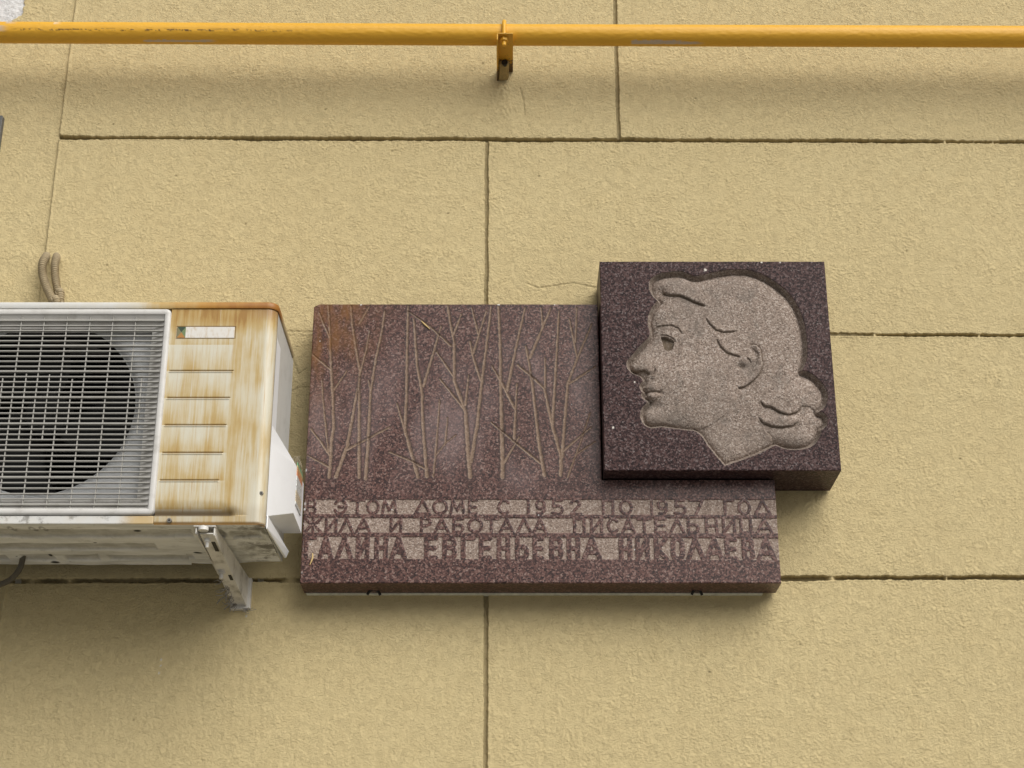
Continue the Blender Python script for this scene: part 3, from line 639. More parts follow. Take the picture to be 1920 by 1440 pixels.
# ------------------------------------------------------------------ portrait block
def Z4(x, y): return UXZ(1100 + x/3.2, 470 + y/3.2, BY)
OUTLINE = [(425,300),(400,278),(385,255),(374,230),(372,205),(376,183),(388,165),(405,150),(430,138),(465,129),(500,124),(530,122),(560,122),(588,127),(612,136),(645,152),(672,148),(700,143),(750,131),(800,120),(850,113),(900,110),(960,112),(1000,121),(1040,135),(1082,155),(1120,178),(1162,208),(1200,240),(1230,274),(1255,310),(1278,353),(1295,400),(1309,450),(1318,500),(1324,550),(1325,600),(1323,632),(1317,662),(1308,690),(1298,716),
 (1325,724),(1352,738),(1378,757),(1402,780),(1421,804),(1436,830),(1445,856),(1447,882),(1443,908),(1434,932),(1418,950),(1396,965),(1412,967),(1427,976),(1441,993),(1447,1010),(1446,1032),(1440,1050),(1428,1064),(1408,1076),(1408,1095),(1398,1120),(1385,1143),(1368,1162),(1346,1176),(1320,1186),(1286,1193),(1250,1195),(1215,1193),(1180,1187),(1155,1176),(1135,1166),
 (1090,1190),(1040,1215),(950,1250),(890,1270),(830,1290),(805,1264),(780,1235),(750,1198),(720,1160),(700,1128),(680,1100),(662,1087),(640,1080),(590,1075),(540,1070),(495,1063),(450,1058),(418,1062),(390,1065),(366,1058),(345,1045),(330,1024),(322,1000),(320,978),(324,955),(334,938),(348,924),(362,908),(358,900),(345,893),(332,882),(324,868),(328,857),(336,849),(327,841),(319,828),(316,814),(317,800),(328,789),(336,779),(330,766),(318,755),(300,747),(280,740),(261,726),(246,708),(239,690),(238,672),(246,655),(260,640),(285,610),(310,580),(333,557),(355,535),(366,525),(373,514),(378,500),(379,488),(372,464),(366,440),(365,414),(369,390),(378,364),(390,340),(405,320)]
EYE = [(447,513),(462,511),(482,516),(505,527),(526,543),(524,562),(519,582),(505,592),(490,598),(475,590),(465,580),(460,560),(457,543)]
EAR = [(965,576),(975,566),(988,560),(1005,560),(1022,565),(1037,576),(1047,592),(1052,615),(1052,642),(1058,665),(1058,690),(1050,715),(1038,738),(1018,763),(998,782),(974,802),(950,817),(932,823),(915,822),(902,816),(895,804),(893,770),(890,740),(892,705),(900,675),(925,650),(945,640),(962,640),(975,640),(985,650),(980,615),(968,595)]
HAIR = [(425,300),(440,250),(455,225),(465,250),(500,265),(560,268),(610,288),(650,308),(700,325),(705,360),(712,400),(742,440),(775,475),(778,520),(803,575),(840,612),(880,626),(930,645),(962,640),(960,590),(985,555),(1030,560),(1062,600),(1066,690),(1040,750),(1005,790),(1000,850),(1005,930),(1025,1000),(1060,1050),(1110,1110),(1130,1170),(1135,1230),(1500,1230),(1500,60),(300,60),(340,300)]
CREASE = [  # points, which side is raised, raise, reach, groove, groove width
 ([(455,222),(463,248),(500,264),(560,268),(610,288),(650,308),(700,325),(725,332)], 1, .0050, .020, .0030, .0028),
 ([(710,395),(740,440),(775,475),(820,488),(870,486),(910,478)], 1, .0030, .016, .0022, .0022),
 ([(778,525),(803,575),(840,611),(880,625),(930,638)], 1, .0034, .018, .0024, .0024),
 ([(965,577),(985,561),(1020,564),(1045,590),(1052,640),(1058,690),(1040,737),(1000,780),(950,816),(917,823),(895,805)], -1, .0048, .012, .0032, .0020),
 ([(960,640),(980,655),(986,672)], 1, .0020, .010, .0020, .0018),
 ([(1000,590),(1025,610),(1028,650),(1010,690),(985,715)], 1, .0014, .008, .0012, .0016),
 ([(1038,893),(1065,930),(1110,940),(1160,970),(1210,985),(1268,966),(1297,922)], 1, .0042, .016, .0028, .0024),
 ([(1028,988),(1060,1030),(1110,1050),(1170,1058),(1240,1050),(1278,1018)], 1, .0042, .016, .0028, .0026),
 ([(1085,1080),(1110,1108),(1128,1168)], -1, .0030, .016, .0016, .0026),
 ([(418,453),(455,446),(510,445),(550,463),(578,502)], 1, .0024, .012, .0018, .0020),
 ([(443,499),(480,502),(520,524),(540,547)], 1, .0020, .007, .0018, .0014),
 ([(448,510),(482,514),(508,527),(530,545)], 1, .0020, .003, .0010, .0012),
 ([(262,708),(300,719),(345,715),(365,724),(382,742)], 1, .0040, .018, .0024, .0028),
 ([(382,742),(402,738),(413,715),(405,690)], -1, .0022, .012, .0012, .0024),
 ([(340,846),(362,842),(390,839),(420,842),(445,845)], 1, .0020, .010, .0028, .0020),
 ([(362,905),(390,902),(420,890),(442,868)], 1, .0018, .010, .0008, .0026),
 ([(1290,930),(1340,930),(1390,962)], 1, .0018, .02, .0010, .003),
 ([(645,152),(680,200),(715,290)], -1, .0016, .035, .0006, .004),
 ([(1300,716),(1240,760),(1180,830)], -1, .0014, .04, .0004, .004),
 ([(640,1078),(740,1042),(830,985),(890,900),(905,830)], 1, .0016, .045, .0001, .006),
]
def build_block():
    xs = np.linspace(BX0, BX1, 620); zs = np.linspace(BZ0, BZ1, 612)
    X, Z = np.meshgrid(xs, zs)
    wob = .0007*perlin(X*90, Z*90, 51) + .0004*perlin(X*240, Z*240, 52)
    P = [Z4(*p) for p in OUTLINE]
    ins = inside(X, Z, P); d = poly_line(X, Z, P + [P[0]])[0]; sd_ = np.where(ins, d, -d) + wob
    depth = .0185; bev = .0092
    Hh = -depth*np.clip((sd_+.0005)/bev, 0, 1)
    body = np.clip(sd_-bev, 0, 1)
    Hh += (.0055*(1-np.exp(-body/.0035)) + (depth-.0095)*(1-np.exp(-body/.020))) * (sd_ > 0)
    cx, cz = Z4(760, 620); bulge = np.exp(-((X-cx)/.15)**2-((Z-cz)/.14)**2); Hh += .0035*bulge*(sd_ > bev)*sstep(0, .05, body)
    def gauss(px, py, rx, ry, a):
        x, z = Z4(px, py); return a*np.exp(-((X-x)/(rx*.00041))**2-((Z-z)/(ry*.00041))**2)
    F = 2.1*(gauss(560, 780, 130, 150, .0035) + gauss(500, 640, 70, 60, -.0018) + gauss(330, 660, 70, 60, .0022) + gauss(395, 812, 40, 22, .0024) + gauss(395, 872, 45, 24, .0034) + gauss(400, 1000, 80, 50, .0024) + gauss(410, 930, 50, 22, -.0018) \
      + gauss(490, 555, 60, 55, -.0016) + gauss(930, 690, 22, 20, -.005) + gauss(1010, 620, 16, 34, -.0016) + gauss(445, 850, 16, 16, -.002) + gauss(450, 360, 90, 90, .0016) + gauss(880, 1060, 160, 120, -.003) + gauss(1200, 880, 110, 80, .003) + gauss(1190, 1010, 100, 30, .0024) + gauss(1250, 1120, 110, 60, .003) + gauss(440, 240, 40, 35, -.0035) + gauss(560, 200, 150, 50, .0022) + gauss(345, 735, 26, 10, -.002))
    Hh += F*sstep(bev*.6, bev*1.8, sd_)
    crk = np.zeros(X.shape)
    for (pts, side, a, L, g, gw) in CREASE:
        Q = [Z4(*p) for p in pts]; pad = .09
        x0 = min(p[0] for p in Q)-pad; x1 = max(p[0] for p in Q)+pad; z0 = min(p[1] for p in Q)-pad; z1 = max(p[1] for p in Q)+pad
        i0, i1 = np.searchsorted(xs, [x0, x1]); j0, j1 = np.searchsorted(zs, [z0, z1]); sl = (slice(j0, j1), slice(i0, i1))
        dd, fr, sg = poly_line(X[sl], Z[sl], Q); fade = sstep(0, .12, fr)*sstep(1, .88, fr); s = sg*side
        step = np.where(s > 0, np.exp(-(dd/L)**2)*np.clip(dd/(.0014), 0, 1), -.35*np.exp(-(dd/(L*.6))**2)*np.clip(dd/.0014, 0, 1))
        Hh[sl] += (a*step*fade - g*np.exp(-(dd/gw)**2)*np.minimum(1, fade*1.6+.15*(dd < .004)))*sstep(.002, bev*1.3, sd_[sl])
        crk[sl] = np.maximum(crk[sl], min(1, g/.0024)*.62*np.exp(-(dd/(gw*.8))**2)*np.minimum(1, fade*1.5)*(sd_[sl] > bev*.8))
    E = [Z4(*p) for p in EYE]; ei = inside(X, Z, E); edd = poly_line(X, Z, E+[E[0]])[0]; es = np.where(ei, edd, -edd)
    l1, l2 = Z4(455, 575), Z4(530, 545); side = (l2[0]-l1[0])*(Z-l1[1])-(l2[1]-l1[1])*(X-l1[0]); tilt = np.abs(side)/math.dist(l1, l2)
    Hh -= sstep(-.0006, .0012, es)*(.0050 + .28*np.clip(tilt, 0, .012))
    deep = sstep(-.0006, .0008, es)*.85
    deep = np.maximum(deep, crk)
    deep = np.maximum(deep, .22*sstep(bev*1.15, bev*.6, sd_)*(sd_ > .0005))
    carve = sstep(-.0004, .0008, sd_)
    Hh += carve*(.00050*perlin(X*230, Z*230, 53) + .0004*perlin(X*420, Z*420, 54)) * (1-.8*sstep(0, .001, es))
    ed = np.minimum.reduce([X-BX0, BX1-X, Z-BZ0, BZ1-Z])
    ch = .0011 + .001*np.clip(perlin(X*50, Z*50, 55), 0, 1) + .004*np.clip(perlin(X*27, Z*27, 56)-.55, 0, 1)
    Hh -= np.clip(ch-ed, 0, .005)
    label = np.where(sd_ > 0, 1, 0)
    hm = inside(X, Z, [Z4(*p) for p in HAIR]); em = inside(X, Z, [Z4(*p) for p in EAR])
    label = np.where((sd_ > 0) & hm, 2, label); label = np.where((sd_ > 0) & em, 3, label); label = np.where(es > 0, 4, label)
    white = np.zeros(X.shape)
    for (px, py, r) in [(159,1062,.0036),(288,788,.0028),(712,115,.0045),(1050,70,.003),(1160,70,.003)]:
        cx, cz = Z4(px, py); white = np.maximum(white, sstep(r, r*.4, np.hypot(X-cx, Z-cz)+.0012*perlin(X*300, Z*300, 57)))
    root = empty('portrait_block', (BX0, 0, BZ0)); tag(root, 'square dark granite block with a carved portrait of a woman in profile', 'carved block')
    parts = {0: ('block', None, None), 1: ('portrait_relief', None, 'sunk relief of a woman\'s face and neck facing left'), 2: ('hair', 1, None), 3: ('ear', 1, None), 4: ('eye', 1, None)}
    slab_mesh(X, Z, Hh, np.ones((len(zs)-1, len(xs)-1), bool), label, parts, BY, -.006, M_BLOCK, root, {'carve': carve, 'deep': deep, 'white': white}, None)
    m = MB(); m.box(BX0+.02, BX1-.02, -.0058, .012, BZ0+.012, BZ1-.02); m.build('mortar_bed', M_MORTAR, root)
build_block()

# ------------------------------------------------------------------ air conditioner
AF, AB = -.400, -.100; AX0, AX1 = -1.352, -.5335; AZ0, AZ1 = 2.648, 3.1570; RC = .022
GX1 = -.7712; GX0 = -1.322; GZ0, GZ1 = 2.6685, 3.1565
def rrect(x0, x1, y0, y1, r, off=0., n=7):
    """plan outline, counter-clockwise, corners rounded"""
    x0 -= off; x1 += off; y0 -= off; y1 += off; r = max(.001, r+off); out = []
    for (cx, cy, a) in ((x1-r, y0+r, -90), (x1-r, y1-r, 0), (x0+r, y1-r, 90), (x0+r, y0+r, 180)):
        out += [(cx+r*math.cos(R(a+90*i/n)), cy+r*math.sin(R(a+90*i/n))) for i in range(n+1)]
    return out
def build_ac():
    root = empty('air_conditioner', (-.94, AF, AZ0)); tag(root, 'rust stained white outdoor air conditioner unit with fan grille on the wall', 'air conditioner')
    # casing walls
    m = MB(); t = .002
    m.box(AX1-t, AX1, AF+RC+.002, AB, AZ0+.004, AZ1); m.build('side_panel', M_SIDE, root)
    m = MB(); m.box(AX0, AX0+t, AF+RC, AB, AZ0+.004, AZ1); m.build('side_panel', M_SIDE, root)
    m = MB(); m.box(AX0+.003, AX1-.003, AB-.03, AB-.004, AZ0+.022, AZ1)
    for i in range(150): x = AX0+.01+i*.0053; m.box(x, x+.0012, AB-.045, AB-.0305, AZ0+.024, AZ1-.005)
    m.build('coil', M_DARK, root)
    # rust streaked front panel wrapping the right corner
    zr = [U(375, y, AF)[2] for y in (696, 746.5, 797.5, 849.5, 901)]; dz = (zr[0]-zr[4])/4
    fl = AX1-RC-GX1; arc = RC*math.pi/2; tot = fl+arc
    s = np.concatenate([np.linspace(0, fl, 170), fl+np.linspace(0, arc, 22)[1:], [tot+.004]]); z = np.unique(np.concatenate([np.linspace(AZ0, AZ1, 330)]+[np.linspace(q-.006, q+.006, 20) for q in zr]+[np.linspace(2.662, 2.676, 24), np.linspace(3.05, 3.115, 60)]))
    S, Zz = np.meshgrid(s, z); a = np.clip((S-fl)/RC, 0, math.pi/2); ex = np.clip(S-tot, 0, 1)
    Xb = GX1+np.minimum(S, fl)+RC*np.sin(a); Yb = AF+RC-RC*np.cos(a)+ex; nxn, nyn = np.sin(a), -np.cos(a)
    disp = np.zeros(S.shape); crease = np.zeros(S.shape)
    for q, (pa, pb) in zip(zr, ((320,433),(316,430),(311,427),(306,424),(300,420))):
        xa = GX1+.006; xb = U(pb, 800, AF)[0]-.004
        w = sstep(xa-.002, xa+.001, Xb)*sstep(xb+.002, xb-.001, Xb)*(S < fl)
        disp += w*(-.0022*np.exp(-((Zz-q-.0012)/.0016)**2) + .0016*np.exp(-((Zz-q+.0018)/.0016)**2)); crease = np.maximum(crease, w*np.exp(-((Zz-q-.0012)/.0015)**2)*.85)
    bx0, bz1 = UXZ(330.5, 612, AF); bx1, bz0 = UXZ(441, 634.5, AF); bz0 = U(385, 634.5, AF)[2]; bz1 = U(385, 612, AF)[2]
    bx0 = U(331, 623, AF)[0]; bx1 = U(441, 623, AF)[0]
    bi = np.minimum.reduce([Xb-bx0, bx1-Xb, Zz-bz0, bz1-Zz]); disp -= .0016*sstep(-.0006, .0006, bi)*(S < fl); crease = np.maximum(crease, .8*np.exp(-(bi/.0012)**2)*(S < fl))
    xe = U(441, 966, AF)[0]; zl = 2.6685 + .012*sstep(xe-.022, xe+.012, Xb)*0
    k = sstep(xe+.030, xe-.012, Xb+ (Zz-2.67)*1.2)
    disp -= .0060*k*sstep(2.6665, 2.6700, Zz)*sstep(2.705, 2.672, Zz) 
    disp += .0012*np.exp(-((Xb-U(470,780,AF)[0])/.004)**2)*(S < fl)*0
    disp = disp - .004*sstep(AZ0+.006, AZ0, Zz)
    V = np.stack([(Xb+nxn*disp).ravel(), (Yb+nyn*disp).ravel(), Zz.ravel()], 1)
    np_mesh('front_panel', V, grid_faces(len(z), len(s)), m_panel((zr[0], dz)), root, {'crease': crease})
    # faded badge
    b = MB(); b.box(bx0+.0016, bx1-.0016, AF-.0004, AF+.003, bz0+.0014, bz1-.0014)
    t_ = NT('faded_sticker', .4); n = t_.noise(t_.scaled(140, 30, 60), detail=5); c = t_.mix(t_.mapr(n, .45, .75, 0, .6), (.72,.70,.66), (.52,.40,.24)); t_.color(c)
    bo = b.build('badge', t_.m, root)
    q = MB(); w_ = (bz1-bz0)-.0028; q.box(bx0+.0016, bx0+.0016+.019, AF-.0010, AF-.00045, bz0+.0014, bz1-.0014)
    t_ = NT('badge_emblem', .4)
    ux = t_.math('DIVIDE', t_.math('SUBTRACT', t_.x, bx0+.0016), .019); uz = t_.math('DIVIDE', t_.math('SUBTRACT', t_.z, bz0+.0014), w_)
    d1 = t_.mapr(t_.math('SUBTRACT', ux, uz), -.03, .03); d2 = t_.mapr(t_.add(ux, uz), .97, 1.03)
    c = t_.mix(d1, t_.mix(d2, (.20,.19,.10), (.035,.06,.035)), t_.mix(d2, (.42,.20,.05), (.16,.22,.10))); t_.color(c); q.build('emblem', t_.m, bo)
    # lid
    m = MB(); prof = [(.0025, AZ1+.0015), (.0035, AZ1+.003), (.0035, AZ1+.013), (.0022, AZ1+.0165), (-.002, AZ1+.0185), (-.008, AZ1+.0192)]
    m.loft([[(x, y, zz) for x, y in rrect(AX0, AX1, AF, AB-.004, RC, o)] for o, zz in prof], True, True, True)
    m.build('lid', M_LID, root, 50)
    # lower lip and underside
    m = MB(); m.box(AX0+.02, GX1-.0005, AF-.001, AF+.004, AZ0+.0005, GZ0-.0015); m.box(AX0, AX0+.02, AF+.004, AF+.012, AZ0, AZ1)
    m.build('bottom_lip', M_LIP, root, None, .002)
    nx_, ny_ = 420, 150; X, Y = np.meshgrid(np.linspace(AX0+.004, AX1-.002, nx_), np.linspace(AF+.004, AB+.02, ny_))
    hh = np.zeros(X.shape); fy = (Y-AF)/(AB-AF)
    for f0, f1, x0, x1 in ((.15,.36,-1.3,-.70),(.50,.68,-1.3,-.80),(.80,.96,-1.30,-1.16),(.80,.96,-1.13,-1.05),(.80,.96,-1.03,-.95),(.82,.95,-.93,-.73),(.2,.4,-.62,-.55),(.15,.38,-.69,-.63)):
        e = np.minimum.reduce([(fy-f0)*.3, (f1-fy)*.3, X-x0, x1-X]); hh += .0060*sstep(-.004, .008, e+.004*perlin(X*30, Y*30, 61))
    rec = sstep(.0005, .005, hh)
    hole = np.zeros(X.shape)
    for (px, py, rx, ry) in ((257,1002,.008,.008),(372,1039,.010,.008),(94,1047,.004,.010),(103,1061,.010,.010),(31,1045,.002,.003),(165,1044,.003,.004),(178,1019,.004,.003)):
        best = None
        for yy in np.linspace(AF, AB, 200):
            p = U(px, py, yy); 
            if best is None or abs(p[2]-AZ0) < best[0]: best = (abs(p[2]-AZ0), p[0], yy)
        hole = np.maximum(hole, sstep(1.25, .75, np.hypot((X-best[1])/rx, (Y-best[2])/ry)))
    for px in (20, 60, 79):                                            # rusty louvre scars near the front
        p = U(px, 997, -.36); hole = np.maximum(hole, .55*np.exp(-((np.hypot((X-p[0])/.006, (Y+.352)/.022)-1)/.3)**2))
    cutx = U(360, 1062, -.08)[0]; yend = np.where(X < cutx, AB+.02, AB+.004 + .012*np.sin((X-cutx)*26)); Y2 = AF+.004 + (Y-AF-.004)*(yend-AF-.004)/(AB+.02-AF-.004)
    Zs = AZ0 + .002 + hh + .010*sstep(.9, .3, hole*0+1)*0 + .0016*perlin(X*14, Y*20, 62)
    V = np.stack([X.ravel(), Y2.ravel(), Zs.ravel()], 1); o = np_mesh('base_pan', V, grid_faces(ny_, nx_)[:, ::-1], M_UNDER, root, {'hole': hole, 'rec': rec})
    # grille frame
    m = MB(); rings = []
    for (off, yy) in ((0, AF+.014), (0, AF-.001), (-.0012, AF-.0042), (-.004, AF-.0058), (-.010, AF-.0058), (-.0128, AF-.0046), (-.0145, AF-.0005), (-.0165, AF+.003), (-.043, AF+.013), (-.045, AF+.030)):
        rings.append([(x, yy, z_) for x, z_ in rrect(GX0, GX1, GZ0, GZ1, .012, off, 6)])
    m.loft(rings, True); m.build('grille_frame', M_FRAME, root, 40)
    ix0, ix1, iz0, iz1 = GX0+.016, GX1-.0158, GZ0+.015, GZ1-.015
    g = MB(); ns = 36; zt, zb = 3.1290, 2.6925; YS = AF-.001
    for i in range(ns):
        z_ = zt+(zb-zt)*i/(ns-1); w = .0019 if i % 5 == 0 else .0013; dd = .0088 if i % 5 == 0 else .0070; f0 = YS-.0018 if i % 5 == 0 else YS
        g.box(ix0-.001, ix1+.001, f0, f0+dd, z_-w, z_+w)
    g.build('grille_slat', M_GRILLE, root, None, .0005).name = 'slat_bank'
    g = MB(); x_first = U(255, 595, AF)[0]; cxg = x_first - 4.1*.0517; czg = 2.920
    for j in range(-6, 6):
        x = x_first-.0517*(j+5) if False else x_first+.0517*(j-5)
        if x > ix0 and x < ix1: g.box(x-.0011, x+.0011, YS+.0016, YS+.0066, iz0-.004, iz1+.008)
        xh = x+.0258
        if ix0 < xh < ix1:
            dx = xh-cxg
            if abs(dx) < .105: hz = .062 + .022*(1-abs(dx)/.105); g.box(xh-.0011, xh+.0011, YS+.0016, YS+.0066, czg-hz, czg+hz)
            elif j == 5 or abs(dx+.2337) < .02: g.box(xh-.0011, xh+.0011, YS+.0016, YS+.0066, czg-.062, czg+.068)
    g.build('grille_bar', M_GRILLE, root, None, .0004).name = 'bar_bank'
    for (px, py) in ((279, 596), (247, 947)):
        g = MB(); x, y_, z_ = U(px, py, AF+.012); g.box(x-.026, x+.026, AF+.008, AF+.012, z_-.006, z_+.006); g.build('mounting_tab', M_FRAME, root, None, .001)
    for (px, py, yy, r) in ((279, 596, AF+.008, .0042), (247, 947, AF+.008, .0042), (317.5, 976, AF-.0035, .0055), (490, 925, AF+.004, .0045), (503, 648, AF+.010, .0045)):
        x, y_, z_ = U(px, py, yy); s_ = MB(); s_.disc((x, z_), r, yy-.0025, yy+.004, 16); so = s_.build('screw', M_STEEL, root, 40, .0008)
        s2 = MB(); s2.disc((x, z_), r*.42, yy-.0029, yy-.0024, 10); s2.build('screw_recess', M_BLACK, so)
    # fan shroud with round mouth
    YSH = AF+.042; c0 = U(75, 757, YSH); cx, cz = c0[0], c0[2]; RF = U(253, 757, YSH)[0]-cx
    n = 96; angs = np.linspace(0, 2*np.pi, n, endpoint=False); m = MB()
    def rect_pt(a, off):
        dx, dz_ = math.cos(a), math.sin(a); hx1 = (GX1-.004-cx) if dx > 0 else (cx-GX0-.004); hz1 = (GZ1-.004-cz) if dz_ > 0 else (cz-GZ0-.004)
        return min(hx1/max(abs(dx), 1e-6), hz1/max(abs(dz_), 1e-6))
    rings = [[(cx+rr*math.cos(a), yy, cz+rr*math.sin(a)) for a in angs] for rr, yy in ((RF-.004, YSH+.022), (RF-.0005, YSH+.020), (RF, YSH+.018), (RF+.005, YSH+.009), (RF+.013, YSH+.002), (RF+.022, YSH))]
    rings.append([(cx+max(rect_pt(a, 0), RF+.0225)*math.cos(a), YSH, cz+max(rect_pt(a, 0), RF+.0225)*math.sin(a)) for a in angs])
    m.loft(rings, True); m.build('fan_shroud', M_SHROUD, root, 60)
    m = MB(); m.loft([[((cx+rr*math.cos(a)), yy, cz+rr*math.sin(a)) for a in angs] for rr, yy in ((RF-.0045, YSH+.0215), (RF-.0045, YSH+.13))], True); m.build('fan_duct', M_DARK, root, 60)  # near-black wall: shade of the fan interior put into its colour
    fan = MB(); fan.disc((cx, cz), .052, YSH+.060, YSH+.13, 32); fo = fan.build('fan', M_BLADE, root, 40, .004)
    for kk in range(3):
        base = R(100 + 120*kk); f = MB(); rows = []
        for i in range(11):
            rr = .048+(RF-.016-.048)*i/10; row = []
            for j in range(13):
                u = j/12; sweep = R(78)*(u-.5)+R(26)*(i/10)**1.5; aa = base+sweep
                row.append((cx+rr*math.cos(aa), YSH+.055+.060*u+.006*math.sin(i*.3), cz+rr*math.sin(aa)))
            rows.append(row)
        f.loft(rows, False); f.build('blade', M_BLADE, fo, 60, 0, .003)
    # white side cover over the valves
    c = MB()
    zt0 = U(513.5, 632, -.376)[2]; ztop2 = zt0-.004
    A, B1, C1 = (AX1+.0005, -.376), (U(527,760,-.25)[0], -.25), (U(542,760,-.115)[0], -.115)
    B2, C2 = (U(552.5,920,-.25)[0], -.25), (U(569,920,-.115)[0], -.115)
    zs1 = U(521,836,-.25)[2]; zs2 = U(553,872,-.25)[2]; zb0 = U(499,971,-.376)[2]; zb1 = U(548,962,-.25)[2]
    def ring(b, cc, z0_, z1_, z2_): return [(A[0], A[1], z0_), (b[0], b[1], z1_), (cc[0], cc[1], z2_), (A[0]-.002, cc[1], z2_)]
    zsl = (zs1+zs2)/2
    c.loft([ring(B2, C2, zb0+.004, zb1, zb1-.006), ring(B2, C2, zs2, zs2, zs2), ring(B1, C1, zs1+.004, zs1, zs1), ring(B1, C1, zt0, ztop2, ztop2)], True, True, True)
    co = c.build('valve_cover', M_COVER, root, 50, .008)
    hd = MB(); hz0 = U(536, 706, -.2)[2]; hz1 = U(534, 676, -.22)[2]
    f = lambda y: C1[0]+(B1[0]-C1[0])*(y-C1[1])/(B1[1]-C1[1]) + .0008
    hd.hexa([(f(-.21)-.01,-.21,hz0+.008),(f(-.21),-.21,hz0+.008),(f(-.122),-.122,hz0-.004),(f(-.122)-.01,-.122,hz0-.004),(f(-.21)-.01,-.21,hz1),(f(-.21),-.21,hz1),(f(-.122),-.122,hz1),(f(-.122)-.01,-.122,hz1)])
    hd.build('handle_recess', plain('recess_shadow_plastic', (.22,.22,.21), .6), co, None, .002)
    fp = MB(); fz = U(518, 1046, -.11)[2]; 
    fp.hexa([(AX1+.0005,-.374,AZ0-.002),(AX1+.004,-.374,AZ0-.002),(AX1+.010,-.108,fz),(AX1+.0045,-.108,fz),(AX1+.0005,-.374,zb0+.006),(AX1+.004,-.374,zb0+.006),(AX1+.016,-.108,zb0+.004),(AX1+.0045,-.108,zb0+.004)])
    fp.build('cover_skirt', M_COVER, co, None, .002)
    # sticker on the outer face of the cover
    st = MB(); y0, y1 = -.235, -.150; xa = min(B2[0], C2[0])+.0009; za, zb_ = U(560, 965, -.16)[2], U(558, 884, -.17)[2]
    st.hexa([(xa-.001,y0,za),(xa+.0012,y0,za),(xa+.0022,y1,za),(xa,y1,za),(xa-.001,y0,zb_),(xa+.0012,y0,zb_),(xa+.0022,y1,zb_),(xa,y1,zb_)])
    t_ = NT('service_sticker', .4); n1 = t_.noise(t_.scaled(40, 300, 900), detail=3); h = t_.mapr(t_.z, za, zb_, 0, 1, False)
    c_ = t_.ramp(h, [(0,(.62,.63,.62)),(.08,(.60,.50,.34)),(.32,(.64,.55,.38)),(.34,(.66,.67,.66)),(.66,(.66,.67,.66)),(.68,(.62,.22,.08)),(.78,(.62,.30,.10)),(.88,(.58,.5,.2)),(.92,(.16,.36,.18)),(1,(.10,.30,.16))], True)
    c_ = t_.mix(t_.mul(t_.mapr(n1, .5, .56), .75), c_, (.12,.13,.12)); t_.color(c_); st.build('sticker', t_.m, co)
build_ac()

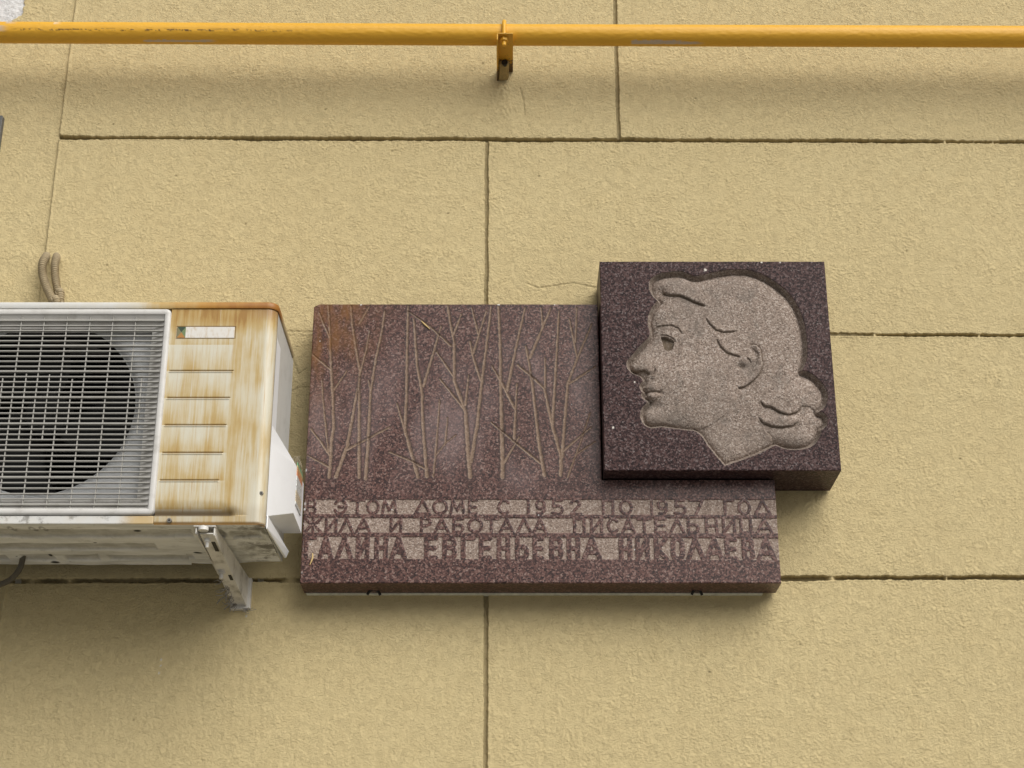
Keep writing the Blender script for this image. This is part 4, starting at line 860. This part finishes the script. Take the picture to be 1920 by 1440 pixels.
# ------------------------------------------------------------------ bracket carrying the unit
def build_ac_bracket():
    root = empty('wall_bracket', (U(455,1138,-.01)[0], 0, U(455,1138,-.01)[2]))
    tag(root, 'dirty white steel bracket arm under the air conditioner', 'bracket')
    yf, yb = -.396, -.012
    ztop = AZ0-.002; f0 = U(366, 996, yf); f1 = U(403, 996, yf); b0 = U(433, 1139, yb); b1 = U(463, 1138, yb)
    zf = U(380, 1004, yf)[2]; zb = b1[2]; zwt = U(470, 1086, yb)[2]; xl, xr = (f0[0]+b0[0])/2, f1[0]
    xl = f0[0]; xr = f1[0]; t = .003
    m = MB()
    m.hexa([(xr-t,yf,zf),(xr,yf,zf),(b1[0],yb,zb),(b1[0]-t,yb,zb),(xr-t,yf,ztop),(xr,yf,ztop),(b1[0]+.003,yb,zwt),(b1[0]-t,yb,zwt)])      # tapered web
    m.hexa([(xl,yf,zf+.004),(xl+t,yf,zf+.004),(b0[0]+t,yb,zb+.02),(b0[0],yb,zb+.02),(xl,yf,ztop),(xl+t,yf,ztop),(b0[0]+t,yb,zb+.035),(b0[0],yb,zb+.035)])   # left flange
    m.box(xl-.004, xr+.002, yf-.004, yf+.03, ztop-.0032, ztop-.0004)
    m.build('bracket_arm', M_BRKT, root, None, .001)
    p = MB(); e = .006       # sloping bottom plate, narrower than the channel, so a dark slit shows on its left
    P0 = (xl+.010, yf, zf+.003); P1 = (xr-t-.0003, yf, zf+.003); 
    p.hexa([P0, P1, (b1[0]-t-.0003, yb, zb+.004), (b0[0]+.004, yb, zb+.004), (P0[0],yf,zf+.006),(P1[0],yf,zf+.006),(b1[0]-t-.0003,yb,zb+.007),(b0[0]+.004,yb,zb+.007)])
    po = p.build('bottom_plate', M_BRKT, root, None, .001)
    def on(u, v):   # u 0 front..1 wall, v 0 left..1 right
        a = [P0[i]+(P1[i]-P0[i])*v for i in range(3)]; q0 = (b0[0]+.004, yb, zb+.004); q1 = (b1[0]-t, yb, zb+.004); b = [q0[i]+(q1[i]-q0[i])*v for i in range(3)]
        return tuple(a[i]+(b[i]-a[i])*u for i in range(3))
    for (u0, u1, v0, v1) in ((.10,.22,.60,.88),(.55,.62,.72,.95)):
        s = MB(); q = [on(u0,v0),on(u0,v1),on(u1,v1),on(u1,v0)]; s.hexa([(a[0],a[1],a[2]-.0012) for a in q]+[(a[0],a[1],a[2]+.0005) for a in q]); s.build('slot', M_BLACK, po)
    w = MB(); w.box(b1[0]-.004, b1[0]+.0075, -.016, .004, zb-.004, ztop-.01); w.box(b0[0]-.002, b1[0]-.0045, -.0155, .004, zb-.006, zb+.03); w.build('wall_leg', M_BRKT, root, None, .001)
    for (u, v, r, mat, dz) in ((.07,.40,.0075,M_WBOLT,0),(.50,.35,.0095,M_BRKT,0)):
        a = on(u, v); bo = MB(); k = np.linspace(0, 2*np.pi, 14, endpoint=False)
        bo.loft([[(a[0]+q*math.cos(i), a[1]+q*math.sin(i), a[2]+zz) for i in k] for q, zz in ((r, .002), (r, -.006), (r*.55, -.0065), (r*.5, -.018))], True, True, True); bo.build('bolt', mat, root, 40)
    hb = MB(); a = ((xl+xr)/2-.002, yf+.008, ztop); k = np.linspace(0, 2*np.pi, 14, endpoint=False)
    hb.loft([[(a[0]+.011*q*math.cos(i), yf-.010+.011*q*math.sin(i), zf+.010+zz) for i in k] for q, zz in ((1, -.002), (1, .005), (.6, .008))], True, True, True); hb.build('bolt', M_WBOLT, root, 40)
    rnd = random.Random(5); cw = MB()                    # dusty cobweb hanging off the lower end
    for i in range(46):
        p0 = np.array(on(rnd.uniform(.62, 1.0), rnd.uniform(-.15, .35))); q = p0+np.array([rnd.uniform(-.024, .006), rnd.uniform(-.01, .01), rnd.uniform(-.022, .004)])
        mid_ = (p0+q)/2+np.array([rnd.uniform(-.006,.006), 0, rnd.uniform(-.008,.003)]); cw.tube(smooth_path([p0, mid_, q], 7), rnd.uniform(.0004, .0010), 5)
    for i in range(10):
        p0 = np.array([b1[0]+rnd.uniform(-.01,.004), -.016, zb-.004]); q = p0+np.array([rnd.uniform(-.01,.03), rnd.uniform(-.006,.0), rnd.uniform(-.018,.006)]); cw.tube(smooth_path([p0, (p0+q)/2+np.array([0,0,-.004]), q], 6), .0006, 5)
    cw.build('cobweb', plain('cobweb_dust', (.30,.28,.25), .9), root)
build_ac_bracket()

# ------------------------------------------------------------------ conduits, hose, small bits
def conduit(pts, r, label, rib=True):
    P = smooth_path(pts, 420); L = np.concatenate([[0], np.cumsum([math.dist(P[i], P[i+1]) for i in range(len(P)-1)])])
    rad = r*(1+((.17)*np.sin(L/  .0064*2*np.pi) if rib else 0)+.05*perlin(L*60, L*0+r*1000, 71))
    m = MB(); m.tube(P, rad, 16); o = m.build('conduit', M_CONDUIT, None, 60); return tag(o, label, 'cable conduit', 'conduits entering the wall above the air conditioner')
conduit([U(90,478,.03),U(86,482,-.012),U(80,494,-.034),U(80,515,-.040),U(88,540,-.048),U(98,562,-.058),U(106,590,-.066),(-1.13,-.07,2.9)], .0094, 'left corrugated conduit bowing out of the wall, smoother and dustier')
conduit([U(107,478,.03),U(106,483,-.010),U(103,498,-.030),U(104,522,-.036),U(109,550,-.042),U(113,575,-.050),(-1.105,-.06,2.9)], .0090, 'right ribbed conduit, straighter, beside the plaster lump')
m = MB(); m.tube(smooth_path([U(-60,1110,-.06),U(-20,1101,-.07),U(8,1093,-.085),U(25,1082,-.10),U(38,1064,-.12),U(44,1040,-.13)], 40), .0068, 14)
o = m.build('drain_hose', M_HOSE, None, 60); tag(o, 'black hose curving out beneath the air conditioner at the left edge', 'hose')
m = MB(); x0 = U(-60,250,-.01)[0]; x1 = U(4,225,-.012)[0]; m.box(x0, x1, -.012, .006, U(0,318,-.01)[2], U(0,217,-.01)[2])
o = m.build('metal_plate', M_GALV, None, None, .0015); tag(o, 'thin grey metal plate at the left edge of the wall below the pipe', 'plate')
def straw(pts, w, label):
    m = MB(); P = smooth_path([U(a, b, SY-.0022) for a, b in pts], 10); m.tube(P, [w*(.4+math.sin(math.pi*(i+.5)/10)*.6) for i in range(10)], 6)
    o = m.build('straw', M_STRAW, None, 60); tag(o, label, 'straw')
straw([(586,1037),(586,1046),(581,1059)], .0020, 'pale dry straw stuck at the lower left of the inscription')
straw([(790,602),(797,609),(806,617)], .0019, 'yellow straw caught on a carved branch near the top of the slab')
rnd = random.Random(3); m = MB()
for i in range(34):
    c = np.array(U(rnd.uniform(550,562), rnd.uniform(860,888), -.16)); q = c+np.array([rnd.uniform(-.006,.010), rnd.uniform(-.008,.008), rnd.uniform(-.016,.014)])
    m.tube(smooth_path([c, (c+q)/2+np.array([rnd.uniform(-.006,.006), 0, rnd.uniform(-.004,.008)]), q], 7), rnd.uniform(.0004,.0009), 5)
m.tube(smooth_path([U(549,868,-.16),U(552,857,-.16),U(560,860,-.16),U(566,876,-.16)], 14), .0009, 5)
o = m.build('fibre_tuft', M_FIBRE, None); tag(o, 'tuft of dry fibres on the white cover between unit and slab', 'fibre tuft')
